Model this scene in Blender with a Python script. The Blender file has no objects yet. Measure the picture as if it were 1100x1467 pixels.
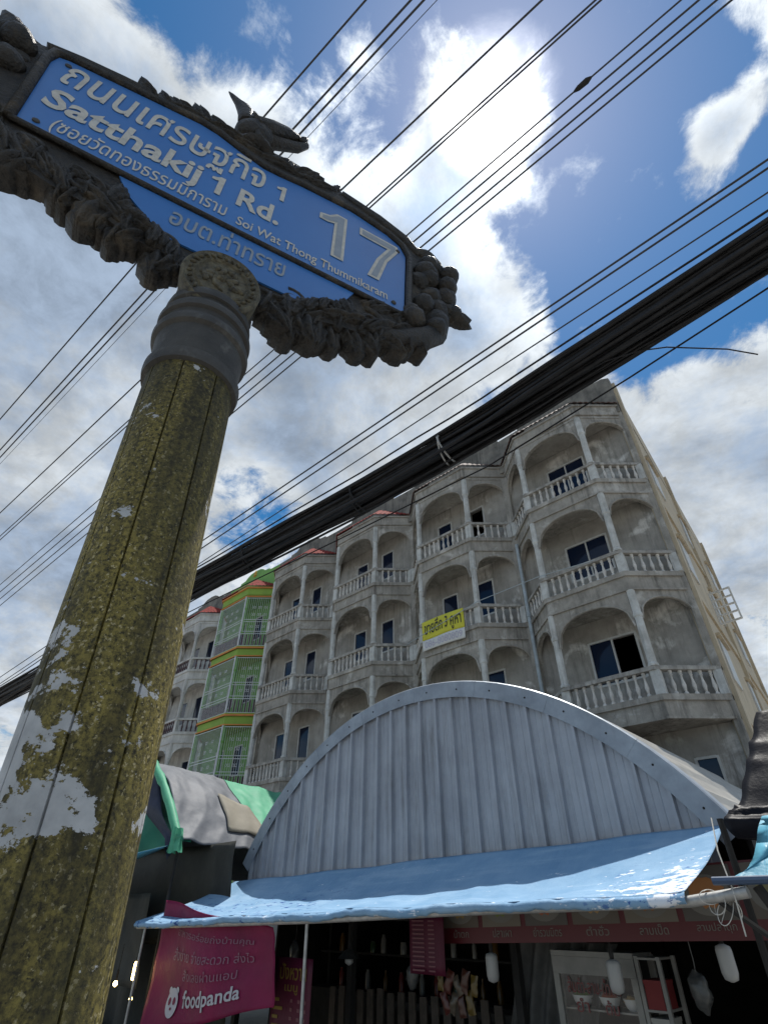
import bpy, bmesh, math, random
from mathutils import Vector, Matrix, noise
R = math.radians
SC = bpy.context.scene
COL = SC.collection
CH = 2.1                                  # height of the camera above the market ground

# ------------------------------------------------------------------ camera
cam = bpy.data.cameras.new('camera')
cam.sensor_fit = 'HORIZONTAL'; cam.sensor_width = 36.0
cam.lens = 36.0 * 757.2 / 1100.0
cam.clip_start = 0.05; cam.clip_end = 4000
co = bpy.data.objects.new('camera', cam); COL.objects.link(co)
rt_, up_, fw_ = Vector((0.73103, 0.68231, 0.0063)), Vector((0.40983, -0.44643, 0.79545)), Vector((-0.54556, 0.57892, 0.60598))
m3 = Matrix((rt_, up_, -fw_)).transposed()
co.matrix_world = Matrix.Translation((0, 0, CH)) @ m3.to_4x4()
SC.camera = co

# ------------------------------------------------------------------ sky and sun
SUN = Vector((-0.0603, 0.2897, 0.9552)).normalized()
SUN_EL = math.asin(SUN.z)
wd = bpy.data.worlds.new('World'); SC.world = wd; wd.use_nodes = True
nt = wd.node_tree; nt.nodes.clear()
def wn(t, **k):
    n = nt.nodes.new(t)
    for a, b in k.items(): setattr(n, a, b)
    return n
def wl(a, b): nt.links.new(a, b)
def wmath(op, a, b=None, clamp=False):
    n = wn('ShaderNodeMath', operation=op); n.use_clamp = clamp
    for i, v in enumerate((a, b)):
        if v is None: continue
        if isinstance(v, (int, float)): n.inputs[i].default_value = v
        else: wl(v, n.inputs[i])
    return n.outputs[0]
def wvec(op, a, b=None):
    n = wn('ShaderNodeVectorMath', operation=op)
    for i, v in enumerate((a, b)):
        if v is None: continue
        if isinstance(v, (tuple, Vector)): n.inputs[i].default_value = v
        else: wl(v, n.inputs[i])
    return n
def wrange(v, a, b, c=0.0, d=1.0, smooth=True):
    n = wn('ShaderNodeMapRange'); n.interpolation_type = 'SMOOTHSTEP' if smooth else 'LINEAR'
    wl(v, n.inputs[0])
    for i, q in enumerate((a, b, c, d)): n.inputs[i + 1].default_value = q
    return n.outputs[0]
sky = wn('ShaderNodeTexSky', sky_type='NISHITA'); sky.sun_disc = False
sky.sun_elevation = SUN_EL; sky.sun_rotation = math.atan2(SUN.x, SUN.y)
sky.air_density = 1.0; sky.dust_density = 0.3; sky.ozone_density = 3.5; sky.altitude = 0
tc = wn('ShaderNodeTexCoord')
dirn = wvec('NORMALIZE', tc.outputs['Generated']).outputs[0]
sx = wn('ShaderNodeSeparateXYZ'); wl(dirn, sx.inputs[0])
den = wmath('ADD', wmath('MAXIMUM', sx.outputs[2], 0.0), 0.22)
cx_ = wn('ShaderNodeCombineXYZ')
wl(wmath('DIVIDE', sx.outputs[0], den), cx_.inputs[0]); wl(wmath('DIVIDE', sx.outputs[1], den), cx_.inputs[1])
def wnoise(scale, detail, rough, dist, off):
    n = wn('ShaderNodeTexNoise'); n.inputs['Scale'].default_value = scale; n.inputs['Detail'].default_value = detail
    n.inputs['Roughness'].default_value = rough; n.inputs['Distortion'].default_value = dist
    wl(wvec('ADD', cx_.outputs[0], off).outputs[0], n.inputs['Vector']); return n.outputs[0]
n1 = wnoise(3.0, 12, 0.62, 0.25, (3.1, 1.7, 0.4))
n2 = wnoise(9.0, 10, 0.68, 0.35, (7.7, 2.2, 3.3))
n3 = wnoise(6.5, 10, 0.64, 0.12, (1.3, 8.2, 5.1))
# large cloud masses and clear gaps of this sky, as directions on the dome: (direction, angular radius, weight)
MASS = [((0.034, 0.493, 0.869), 13, -0.36), ((0.084, 0.583, 0.808), 10, -0.30), ((0.08, 0.33, 0.94), 9, -0.22),
        ((-0.349, -0.086, 0.934), 7, -0.22), ((-0.15, 0.09, 0.983), 8, -0.20), ((-0.70, 0.385, 0.602), 5, -0.34),
        ((0.20, 0.52, 0.83), 10, -0.20), ((-0.03, 0.17, 0.985), 6, -0.16), ((-0.20, 0.22, 0.955), 5, -0.10),
        ((-0.075, 0.30, 0.951), 6.0, 0.24), ((-0.302, 0.315, 0.9), 13, 0.13), ((-0.741, 0.055, 0.669), 24, 0.36),
        ((-0.19, 0.42, 0.887), 9, 0.20), ((-0.033, 0.77, 0.637), 13, 0.15), ((-0.121, 0.849, 0.515), 14, 0.14),
        ((-0.55, -0.029, 0.835), 12, 0.15), ((-0.36, 0.02, 0.93), 5, 0.10), ((-0.95, 0.161, 0.30), 14, 0.12),
        ((-0.35, 0.62, 0.70), 12, 0.12), ((0.086, 0.512, 0.855), 4.6, 0.46), ((0.072, 0.315, 0.946), 6.0, 0.30), ((0.172, 0.42, 0.891), 6.0, 0.30), ((0.162, 0.54, 0.826), 4.5, 0.38), ((0.24, 0.44, 0.865), 6.0, 0.24), ((-0.42, -0.12, 0.90), 5, 0.20), ((-0.12, 0.15, 0.98), 4, 0.16), ((-0.04, 0.38, 0.924), 4, 0.12), ((-0.54, 0.40, 0.74), 9, 0.14)]
bias = None
for d, rad, w in MASS:
    dp = wvec('DOT_PRODUCT', dirn, Vector(d).normalized()).outputs[1]
    g = wrange(dp, math.cos(R(rad * 1.45)), math.cos(R(rad * 0.35)), 0.0, w)
    bias = g if bias is None else wmath('ADD', bias, g)
dens = wmath('ADD', wmath('ADD', wmath('MULTIPLY', n1, 1.10), wmath('MULTIPLY', n2, 0.66)), bias)
dens = wmath('SUBTRACT', dens, 0.15)
wisp = wmath('MULTIPLY', wrange(n3, 0.56, 0.74), 0.60)
cover = wmath('MAXIMUM', wrange(dens, 0.64, 0.86), wisp)
thick = wrange(dens, 0.76, 1.22)
sd = wvec('DOT_PRODUCT', dirn, SUN).outputs[1]
near = wrange(sd, math.cos(R(26)), math.cos(R(3)))
ramp = wn('ShaderNodeMixRGB'); wl(thick, ramp.inputs[0])
ramp.inputs[1].default_value = (0.62, 0.66, 0.69, 1); ramp.inputs[2].default_value = (0.275, 0.345, 0.45, 1)
mod = wrange(wmath('ADD', wmath('MULTIPLY', n2, 0.6), wmath('MULTIPLY', n3, 0.4)), 0.36, 0.64, 0.72, 1.20)
bright = wmath('MULTIPLY', mod, wmath('ADD', 0.85, wmath('MULTIPLY', near, 0.55)))
hs = wn('ShaderNodeHueSaturation'); hs.inputs['Saturation'].default_value = 1.34; hs.inputs['Hue'].default_value = 0.492; wl(sky.outputs[0], hs.inputs['Color'])
bgS = wn('ShaderNodeBackground'); wl(hs.outputs[0], bgS.inputs[0]); bgS.inputs[1].default_value = 0.078
bgC = wn('ShaderNodeBackground'); wl(ramp.outputs[0], bgC.inputs[0]); wl(bright, bgC.inputs[1])
mx = wn('ShaderNodeMixShader'); wl(cover, mx.inputs[0]); wl(bgS.outputs[0], mx.inputs[1]); wl(bgC.outputs[0], mx.inputs[2])
sdn = wmath('ADD', sd, wmath('MULTIPLY', wmath('SUBTRACT', n2, 0.5), 0.0060))
glow = wmath('ADD', wrange(sdn, math.cos(R(6.0)), math.cos(R(0.8)), 0, 1.9),
             wmath('MULTIPLY', wmath('POWER', wmath('MAXIMUM', sd, 0.0), 300.0), 0.11))
glow = wmath('MULTIPLY', glow, wrange(dens, 0.60, 0.95, 0.30, 1.05))
bgG = wn('ShaderNodeBackground'); bgG.inputs[0].default_value = (1, 0.985, 0.95, 1); wl(glow, bgG.inputs[1])
ad = wn('ShaderNodeAddShader'); wl(mx.outputs[0], ad.inputs[0]); wl(bgG.outputs[0], ad.inputs[1])
ow = wn('ShaderNodeOutputWorld'); wl(ad.outputs[0], ow.inputs[0])

sl = bpy.data.lights.new('sun', 'SUN'); sl.energy = 3.8; sl.angle = R(0.6); sl.color = (1, 0.955, 0.88)
so = bpy.data.objects.new('sun', sl); COL.objects.link(so)
so.rotation_euler = (-SUN).to_track_quat('-Z', 'Y').to_euler(); so.location = SUN * 40

SC.view_settings.view_transform = 'Standard'; SC.view_settings.look = 'None'
SC.view_settings.exposure = 0.52; SC.view_settings.gamma = 1.0; SC.view_settings.use_curve_mapping = False
SC.cycles.max_bounces = 6; SC.cycles.use_denoising = True

# ------------------------------------------------------------------ helpers
ORG = {}
MATS = {}
def tag(o, label=None, cat=None, group=None, kind=None):
    for k, v in (('label', label), ('category', cat), ('group', group), ('kind', kind)):
        if v: o[k] = v
    return o
def thing(name, loc, label, cat, group=None):
    o = bpy.data.objects.new(name, None); COL.objects.link(o); o.location = loc
    o.empty_display_size = 0.2
    ORG[o.name] = Vector(loc); return tag(o, label, cat, group)
def link_mesh(name, me, parent=None, loc=None):
    o = bpy.data.objects.new(name, me); COL.objects.link(o)
    if parent is not None:
        o.parent = parent; ORG[o.name] = ORG[parent.name]
        if loc is not None: o.location = Vector(loc) - ORG[parent.name]
    else:
        ORG[o.name] = Vector((0, 0, 0))
        if loc is not None: o.location = loc
    return o

class MB:
    def __init__(s): s.v = []; s.f = []; s.org = None
    def add(s, vs, fs):
        b = len(s.v); s.v += [Vector(p) for p in vs]; s.f += [tuple(i + b for i in f) for f in fs]; return s
    def box(s, x0, x1, y0, y1, z0, z1, T=None):
        vs = [(x0, y0, z0), (x1, y0, z0), (x1, y1, z0), (x0, y1, z0), (x0, y0, z1), (x1, y0, z1), (x1, y1, z1), (x0, y1, z1)]
        if T: vs = [T(Vector(p)) for p in vs]
        return s.add(vs, [(0, 3, 2, 1), (4, 5, 6, 7), (0, 1, 5, 4), (1, 2, 6, 5), (2, 3, 7, 6), (3, 0, 4, 7)])
    def prism(s, poly, z0, z1, T=None):
        n = len(poly); vs = [(p[0], p[1], z0) for p in poly] + [(p[0], p[1], z1) for p in poly]
        if T: vs = [T(Vector(p)) for p in vs]
        return s.add(vs, [tuple(range(n))[::-1], tuple(range(n, 2 * n))] + [(i, (i + 1) % n, n + (i + 1) % n, n + i) for i in range(n)])
    def tube(s, pts, r, n=6, caps=True):
        pts = [Vector(p) for p in pts]; rs = r if isinstance(r, (list, tuple)) else [r] * len(pts)
        vs = []; fs = []
        t0 = (pts[1] - pts[0]).normalized()
        a = t0.orthogonal().normalized()
        for i, p in enumerate(pts):
            t = (pts[min(i + 1, len(pts) - 1)] - pts[max(i - 1, 0)]).normalized()
            a = (a - t * a.dot(t)).normalized(); b = t.cross(a)
            for k in range(n):
                q = 2 * math.pi * k / n; vs.append(p + (a * math.cos(q) + b * math.sin(q)) * rs[i])
        for i in range(len(pts) - 1):
            for k in range(n):
                fs.append((i * n + k, i * n + (k + 1) % n, (i + 1) * n + (k + 1) % n, (i + 1) * n + k))
        if caps: fs += [tuple(range(n))[::-1], tuple(range((len(pts) - 1) * n, len(pts) * n))]
        return s.add(vs, fs)
    def bar(s, p, q, w, h):
        p, q = Vector(p), Vector(q); t = (q - p).normalized()
        a = t.cross(Vector((0, 0, 1)));
        if a.length < 1e-3: a = Vector((1, 0, 0))
        a.normalize(); b = a.cross(t)
        vs = [e + a * i * w / 2 + b * j * h / 2 for e in (p, q) for i, j in ((-1, -1), (1, -1), (1, 1), (-1, 1))]
        return s.add(vs, [(3, 2, 1, 0), (4, 5, 6, 7)] + [(i, (i + 1) % 4, 4 + (i + 1) % 4, 4 + i) for i in range(4)])
    def lathe(s, c, prof, n=12, T=None, cap=True):
        vs = [];
        for r, z in prof:
            for k in range(n):
                q = 2 * math.pi * k / n; p = Vector((c[0] + r * math.cos(q), c[1] + r * math.sin(q), c[2] + z))
                vs.append(T(p) if T else p)
        fs = [(i * n + k, i * n + (k + 1) % n, (i + 1) * n + (k + 1) % n, (i + 1) * n + k) for i in range(len(prof) - 1) for k in range(n)]
        if cap: fs += [tuple(range(n))[::-1], tuple(range((len(prof) - 1) * n, len(prof) * n))]
        return s.add(vs, fs)
    def blob(s, c, rx, ry, rz, rot=None, nu=10, nv=7, rough=0.0, seed=0.0, T=None):
        vs = []; fs = []
        for i in range(nv + 1):
            th = math.pi * i / nv
            for k in range(nu):
                ph = 2 * math.pi * k / nu
                d = Vector((math.sin(th) * math.cos(ph), math.sin(th) * math.sin(ph), math.cos(th)))
                e = 1.0 + (rough * noise.noise(d * 2.1 + Vector((seed, seed * 1.7, 0))) if rough else 0)
                p = Vector((d.x * rx, d.y * ry, d.z * rz)) * e
                if rot: p = rot @ p
                p = Vector(c) + p
                vs.append(T(p) if T else p)
        for i in range(nv):
            for k in range(nu):
                fs.append((i * nu + k, (i + 1) * nu + k, (i + 1) * nu + (k + 1) % nu, i * nu + (k + 1) % nu))
        return s.add(vs, fs)
    def grid(s, fn, nu, nv):
        vs = [fn(i / nu, j / nv) for j in range(nv + 1) for i in range(nu + 1)]
        return s.add(vs, [(j * (nu + 1) + i, j * (nu + 1) + i + 1, (j + 1) * (nu + 1) + i + 1, (j + 1) * (nu + 1) + i) for j in range(nv) for i in range(nu)])
    def mesh(s, name, mat, org=Vector((0, 0, 0)), smooth=False, fix=True, mats=None, angle=None):
        me = bpy.data.meshes.new(name)
        me.from_pydata([p - org for p in s.v], [], s.f)
        if fix:
            bm = bmesh.new(); bm.from_mesh(me)
            bmesh.ops.recalc_face_normals(bm, faces=bm.faces); bm.to_mesh(me); bm.free()
        me.materials.append(mat)
        if smooth:
            for p in me.polygons: p.use_smooth = True
            if angle: me.set_sharp_from_angle(angle=R(angle))
        me.update(); return me
    def build(s, name, mat, parent=None, smooth=False, solid=0.0, angle=None, fix=True):
        o = link_mesh(name, s.mesh(name, mat, ORG[parent.name] if parent is not None else Vector((0, 0, 0)), smooth, fix, angle=angle), parent)
        if solid:
            m = o.modifiers.new('thickness', 'SOLIDIFY'); m.thickness = solid; m.offset = 0
        return o

def lerp(a, b, t): return a + (b - a) * t

# ------------------------------------------------------------------ materials
def nodes(name):
    m = bpy.data.materials.new(name); m.use_nodes = True
    t = m.node_tree; return m, t, t.nodes['Principled BSDF']
class NT:
    def __init__(s, t): s.t = t; s.pos = None
    def n(s, ty, **k):
        n = s.t.nodes.new(ty)
        for a, b in k.items(): setattr(n, a, b)
        return n
    def l(s, a, b): s.t.links.new(a, b)
    def P(s, sc=(1, 1, 1), obj=False):
        if s.pos is None: s.pos = s.n('ShaderNodeNewGeometry').outputs['Position']
        m = s.n('ShaderNodeVectorMath', operation='MULTIPLY'); s.l(s.pos, m.inputs[0]); m.inputs[1].default_value = sc; return m.outputs[0]
    def noise(s, scale, detail=6, rough=0.6, sc=(1, 1, 1), dist=0.0):
        n = s.n('ShaderNodeTexNoise'); n.inputs['Scale'].default_value = scale; n.inputs['Detail'].default_value = detail
        n.inputs['Roughness'].default_value = rough; n.inputs['Distortion'].default_value = dist
        s.l(s.P(sc), n.inputs['Vector']); return n.outputs[0]
    def rng(s, v, a, b, c=0.0, d=1.0):
        n = s.n('ShaderNodeMapRange'); s.l(v, n.inputs[0])
        for i, q in enumerate((a, b, c, d)): n.inputs[i + 1].default_value = q
        return n.outputs[0]
    def mix(s, f, a, b, mode='MIX'):
        n = s.n('ShaderNodeMixRGB', blend_type=mode)
        for i, v in enumerate((f, a, b)):
            if isinstance(v, (int, float)): n.inputs[i].default_value = v
            elif isinstance(v, tuple): n.inputs[i].default_value = tuple(v) + (1,) if len(v) == 3 else v
            else: s.l(v, n.inputs[i])
        return n.outputs[0]
    def math(s, op, a, b):
        n = s.n('ShaderNodeMath', operation=op)
        for i, v in enumerate((a, b)):
            if isinstance(v, (int, float)): n.inputs[i].default_value = v
            else: s.l(v, n.inputs[i])
        return n.outputs[0]
    def bump(s, h, st, dist, bsdf):
        b = s.n('ShaderNodeBump'); b.inputs['Strength'].default_value = st; b.inputs['Distance'].default_value = dist
        s.l(h, b.inputs['Height']); s.l(b.outputs[0], bsdf.inputs['Normal'])
def paint(name, c1, c2=None, scale=4.0, rough=0.75, bump=0.0, bscale=40, streak=0.0, streak_col=(0.03, 0.03, 0.028), patch=0.0, patch_col=(0.5, 0.5, 0.48), metal=0.0, lo=0.35, hi=0.65, spec=0.4, patch_scale=1.1):
    if name in MATS: return MATS[name]
    m, t, b = nodes(name); k = NT(t)
    c2 = c2 or tuple(v * 0.75 for v in c1)
    col = k.mix(k.rng(k.noise(scale, 8, 0.65), lo, hi), c1, c2)
    if patch:
        col = k.mix(k.math('MULTIPLY', k.rng(k.noise(patch_scale, 8, 0.62, dist=0.4), 0.56, 0.66), patch), col, patch_col)
    if streak:
        st = k.rng(k.noise(5.0, 6, 0.7, (1.6, 1.6, 0.16)), 0.46, 0.72)
        st = k.math('MULTIPLY', st, k.rng(k.noise(0.9, 4, 0.6), 0.35, 0.62))
        col = k.mix(k.math('MULTIPLY', st, streak), col, streak_col)
    k.l(col, b.inputs['Base Color'])
    b.inputs['Roughness'].default_value = rough; b.inputs['Metallic'].default_value = metal
    b.inputs['Specular IOR Level'].default_value = spec
    if bump: k.bump(k.noise(bscale, 6, 0.6), bump, 0.02, b)
    MATS[name] = m; return m
def plain(name, c, rough=0.5, metal=0.0, emit=None, es=0.0, spec=0.5):
    if name in MATS: return MATS[name]
    m, t, b = nodes(name); b.inputs['Base Color'].default_value = (*c, 1); b.inputs['Roughness'].default_value = rough
    b.inputs['Metallic'].default_value = metal; b.inputs['Specular IOR Level'].default_value = spec
    if emit: b.inputs['Emission Color'].default_value = (*emit, 1); b.inputs['Emission Strength'].default_value = es
    MATS[name] = m; return m

CONC = paint('grey_render', (0.385, 0.36, 0.318), (0.235, 0.22, 0.195), 2.0, 0.88, 0.25, 30, 0.95, (0.06, 0.055, 0.048), 0.7, (0.56, 0.54, 0.50), patch_scale=1.6)
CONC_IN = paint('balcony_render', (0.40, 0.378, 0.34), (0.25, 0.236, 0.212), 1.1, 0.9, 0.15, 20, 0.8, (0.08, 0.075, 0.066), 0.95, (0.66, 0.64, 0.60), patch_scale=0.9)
POSTM = paint('post_render', (0.60, 0.61, 0.59), (0.40, 0.395, 0.37), 3.0, 0.85, 0.2, 40, 0.7, (0.08, 0.078, 0.07))
BALUM = paint('baluster_render', (0.68, 0.66, 0.62), (0.46, 0.44, 0.41), 5.0, 0.85, 0.2, 40, 0.6, (0.09, 0.085, 0.08))
RAILM = paint('rail_render', (0.44, 0.42, 0.38), (0.24, 0.225, 0.205), 3.0, 0.88, 0.25, 40, 0.9, (0.05, 0.048, 0.043))
PARA = paint('parapet_render', (0.25, 0.235, 0.205), (0.11, 0.105, 0.095), 1.5, 0.92, 0.3, 25, 1.0, (0.035, 0.034, 0.03))
BEIGE = paint('beige_paint', (0.52, 0.44, 0.31), (0.42, 0.35, 0.25), 1.5, 0.8, 0.1, 30, 0.7, (0.16, 0.13, 0.10))
WHITEH = paint('white_house_paint', (0.60, 0.59, 0.56), (0.40, 0.39, 0.37), 1.4, 0.85, 0.2, 30, 0.8, (0.12, 0.115, 0.105))
GREENH = paint('green_house_paint', (0.26, 0.40, 0.06), (0.21, 0.33, 0.055), 1.4, 0.7)
GREENW = paint('green_wall_paint', (0.19, 0.39, 0.10), (0.14, 0.31, 0.08), 1.2, 0.75)
ORANGE = paint('orange_trim_paint', (0.62, 0.24, 0.06), (0.5, 0.19, 0.05), 3, 0.7)
TILE_RED = paint('red_roof_tile', (0.27, 0.05, 0.042), (0.15, 0.035, 0.032), 9, 0.85, spec=0.1)
TILE_OLD = paint('weathered_roof_tile', (0.16, 0.10, 0.09), (0.07, 0.06, 0.055), 7, 0.8)
GLASS = plain('dark_window_glass', (0.010, 0.016, 0.036), 0.08, 0, spec=0.35)
ALU = paint('pale_window_frame', (0.55, 0.55, 0.53), (0.42, 0.42, 0.40), 6, 0.5)
GRILLE = paint('grey_white_grille', (0.66, 0.68, 0.69), (0.50, 0.52, 0.53), 8, 0.45)
PURPLE = paint('dull_purple_panel', (0.13, 0.075, 0.085), (0.07, 0.05, 0.055), 5, 0.8)
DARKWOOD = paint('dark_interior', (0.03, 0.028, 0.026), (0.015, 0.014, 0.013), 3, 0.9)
PVC = paint('grey_blue_pipe', (0.42, 0.48, 0.52), (0.30, 0.34, 0.36), 5, 0.5)
CABLE = paint('black_cable', (0.010, 0.010, 0.011), (0.022, 0.022, 0.024), 9, 0.6, spec=0.25)
WIRE = paint('dark_wire', (0.03, 0.03, 0.035), (0.05, 0.05, 0.055), 6, 0.5)
SHEETM = paint('grey_steel_sheet', (0.37, 0.395, 0.44), (0.285, 0.305, 0.345), 1.3, 0.5, 0.06, 6, 0.75, (0.11, 0.108, 0.105), metal=0.25, spec=0.5)
FLASHM = paint('grey_steel_flashing', (0.33, 0.37, 0.42), (0.22, 0.25, 0.29), 2.2, 0.45, 0.0, 40, 0.35, (0.14, 0.145, 0.15), metal=0.3)
ROOFM = paint('pale_steel_roof', (0.34, 0.325, 0.295), (0.26, 0.25, 0.225), 2.0, 0.55, metal=0.1)
ROPE = paint('pale_rope', (0.55, 0.53, 0.48), (0.4, 0.38, 0.34), 30, 0.9)
PIPE = paint('galvanised_pipe', (0.42, 0.42, 0.41), (0.28, 0.28, 0.27), 12, 0.45, metal=0.4)
GROUND = paint('market_concrete', (0.27, 0.26, 0.24), (0.19, 0.182, 0.17), 0.8, 0.9, 0.3, 20)

def tarp(name, c1, c2, wear=None, wear_amt=0.0, wscale=9.0, rough=0.5, tr=0.25, spec=0.3):
    if name in MATS: return MATS[name]
    m, t, b = nodes(name); k = NT(t)
    col = k.mix(k.rng(k.noise(1.7, 6, 0.6), 0.35, 0.65), c1, c2)
    if wear:
        w = k.math('MULTIPLY', k.rng(k.noise(wscale, 8, 0.7, (0.5, 1.5, 1.2)), 0.61, 0.635), k.rng(k.noise(0.55, 3, 0.5), 0.48, 0.60))
        col = k.mix(k.math('MULTIPLY', w, wear_amt), col, wear)
    k.l(col, b.inputs['Base Color']); b.inputs['Roughness'].default_value = rough; b.inputs['Specular IOR Level'].default_value = spec
    k.bump(k.noise(5, 6, 0.6), 0.25, 0.05, b)
    tl = k.n('ShaderNodeBsdfTranslucent'); k.l(col, tl.inputs[0])
    mx = k.n('ShaderNodeMixShader'); mx.inputs[0].default_value = tr
    k.l(b.outputs[0], mx.inputs[1]); k.l(tl.outputs[0], mx.inputs[2])
    k.l(mx.outputs[0], t.nodes['Material Output'].inputs[0])
    MATS[name] = m; return m
def blue_tarp():
    m, t, b = nodes('blue_tarp'); k = NT(t)
    sep = k.n('ShaderNodeSeparateXYZ'); k.l(k.P(), sep.inputs[0]); x, y = sep.outputs[0], sep.outputs[1]
    col = k.mix(k.rng(k.noise(1.4, 7, 0.65), 0.35, 0.65), (0.235, 0.375, 0.53), (0.155, 0.29, 0.45))
    col = k.mix(k.math('MULTIPLY', k.rng(k.noise(2.2, 6, 0.6, (0.4, 2.5, 1)), 0.52, 0.68), 0.45), col, (0.34, 0.47, 0.60))
    fl = k.rng(k.noise(9, 6, 0.6, (0.7, 1.7, 1)), 0.60, 0.615)                     # torn dark flecks, left half
    fl = k.math('MULTIPLY', fl, k.math('MULTIPLY', k.rng(x, -6.6, -7.6), k.rng(y, 7.0, 6.6)))
    col = k.mix(fl, col, (0.035, 0.085, 0.26))
    wh = k.math('ADD', k.noise(7, 8, 0.7, (0.6, 1.2, 1)), k.math('MULTIPLY', k.math('MULTIPLY', k.rng(x, -3.2, -2.1), k.rng(y, 7.0, 6.2)), 0.20))   # flaked white, right end
    col = k.mix(k.rng(wh, 0.655, 0.672), col, (0.66, 0.70, 0.76))
    dk = k.math('MULTIPLY', k.rng(k.noise(11, 7, 0.65, (0.6, 1.5, 1)), 0.62, 0.635), k.math('MULTIPLY', k.rng(x, -3.2, -2.4), k.rng(y, 6.9, 6.6)))
    col = k.mix(dk, col, (0.04, 0.10, 0.30))
    ed = k.math('MULTIPLY', k.rng(y, 5.86, 5.78), k.rng(k.noise(6, 7, 0.7, (0.6, 1, 2.0)), 0.62, 0.66))
    col = k.mix(ed, col, (0.62, 0.68, 0.76))
    k.l(col, b.inputs['Base Color']); b.inputs['Roughness'].default_value = 0.8; b.inputs['Specular IOR Level'].default_value = 0.15
    wr = k.math('ADD', k.noise(4, 7, 0.65), k.math('MULTIPLY', k.noise(3, 5, 0.6, (3.0, 0.5, 1), 1.0), 0.8))
    k.bump(wr, 0.35, 0.05, b); return m
BLUET = blue_tarp()
GREYT = tarp('grey_tarp', (0.17, 0.18, 0.20), (0.11, 0.12, 0.14), rough=0.6, tr=0.1)
GREENT = tarp('mint_green_tarp', (0.14, 0.48, 0.30), (0.10, 0.40, 0.25), rough=0.55, tr=0.3)
DARKT = tarp('olive_dark_tarp', (0.045, 0.046, 0.040), (0.028, 0.029, 0.026), rough=0.7, tr=0.03)
BLACKT = tarp('black_tarp', (0.006, 0.007, 0.011), (0.010, 0.011, 0.016), rough=0.45, tr=0.0, spec=0.10)
CYANT = tarp('cyan_tarp', (0.12, 0.40, 0.55), (0.10, 0.33, 0.46), rough=0.4, tr=0.2)
PINKT = tarp('magenta_cloth', (0.21, 0.004, 0.055), (0.15, 0.003, 0.042), rough=0.6, tr=0.08)
MENUT = tarp('dark_magenta_print', (0.085, 0.007, 0.025), (0.065, 0.005, 0.02), rough=0.5, tr=0.05)
BEIGET = tarp('beige_cloth', (0.27, 0.25, 0.205), (0.21, 0.195, 0.16), rough=0.7, tr=0.15)

# ------------------------------------------------------------------ lettering
def text_mesh(body, bold=0.0):
    cu = bpy.data.curves.new('lettering', 'FONT'); cu.body = body; cu.size = 1.0; cu.offset = bold; cu.extrude = 0.0; cu.resolution_u = 3
    o = bpy.data.objects.new('lettering_tmp', cu); COL.objects.link(o)
    dg = bpy.context.evaluated_depsgraph_get(); dg.update()
    me = bpy.data.meshes.new_from_object(o.evaluated_get(dg))
    bpy.data.objects.remove(o); bpy.data.curves.remove(cu); return me
def lettering(body, fn, w, h, mat, parent, bold=0.0, name='lettering', keep=False):
    """fn(x, z) maps the line of text (0..w, 0..h) to a place in the world; h is the height of the whole line"""
    me = text_mesh(body, bold)
    xs = [v.co.x for v in me.vertices]; ys = [v.co.y for v in me.vertices]
    if not xs: return None
    x0, x1, y0, y1 = min(xs), max(xs), min(ys), max(ys)
    for v in me.vertices:
        v.co = fn((v.co.x - x0) / (x1 - x0) * w, (v.co.y - y0) / (y1 - y0) * h) - ORG[parent.name]
    me.materials.clear(); me.materials.append(mat); me.name = name
    return link_mesh(name, me, parent)

# ------------------------------------------------------------------ ground
g = MB(); g.grid(lambda a, b: Vector((lerp(-400, 400, a), lerp(-400, 400, b), 0)), 4, 4)
tag(g.build('ground', GROUND), kind='structure')

# ------------------------------------------------------------------ row of shophouses
W, A_, B_ = 4.597, 1.16, 1.076
X0, Y0 = -2.446, 14.10
H = 3.2
RAILTOP = [11.061 - 2 * H + CH, 11.061 - H + CH, 11.061 + CH]
RB, RT, TOP = 13.069 + CH, 13.632 + CH, 15.0 + CH
def bay(off):
    """front outline of a bay, pushed out by off"""
    k = math.hypot(A_, B_); nx, ny = B_ / k, -A_ / k
    d = off * math.tan(0.5 * math.atan2(B_, A_))
    e = off / (A_ / k)
    return [(-W, -off * 1.0 if False else -e), (-W + A_ - d, -B_ - off), (-A_ + d, -B_ - off), (0, -e)]
def ring(mb, off0, off1, z0, z1, O):
    """a band along the bay between two offsets"""
    a, b = bay(off0), bay(off1)
    vs = [];
    for p in a: vs += [(p[0], p[1], z0), (p[0], p[1], z1)]
    for p in b: vs += [(p[0], p[1], z0), (p[0], p[1], z1)]
    fs = []
    for i in range(3):
        o0, o1, i0, i1 = 2 * i, 2 * i + 2, 8 + 2 * i, 8 + 2 * i + 2
        fs += [(o0, o1, o1 + 1, o0 + 1), (i1, i0, i0 + 1, i1 + 1), (o0 + 1, o1 + 1, i1 + 1, i0 + 1), (o1, o0, i0, i1)]
    fs += [(0, 1, 9, 8), (6, 14, 15, 7)]
    mb.add([Vector(O) + Vector(v) for v in vs], fs)
def baluster_mesh():
    pr = [(0.050, 0), (0.050, 0.05), (0.026, 0.075), (0.040, 0.15), (0.052, 0.21), (0.026, 0.36), (0.024, 0.43), (0.043, 0.46), (0.030, 0.49), (0.048, 0.52), (0.048, 0.56)]
    return MB().lathe((0, 0, 0), pr, 8).mesh('baluster', BALUM, smooth=True, angle=50)
BALU = baluster_mesh()
BALU_D = BALU.copy(); BALU_D.materials[0] = PURPLE

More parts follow.
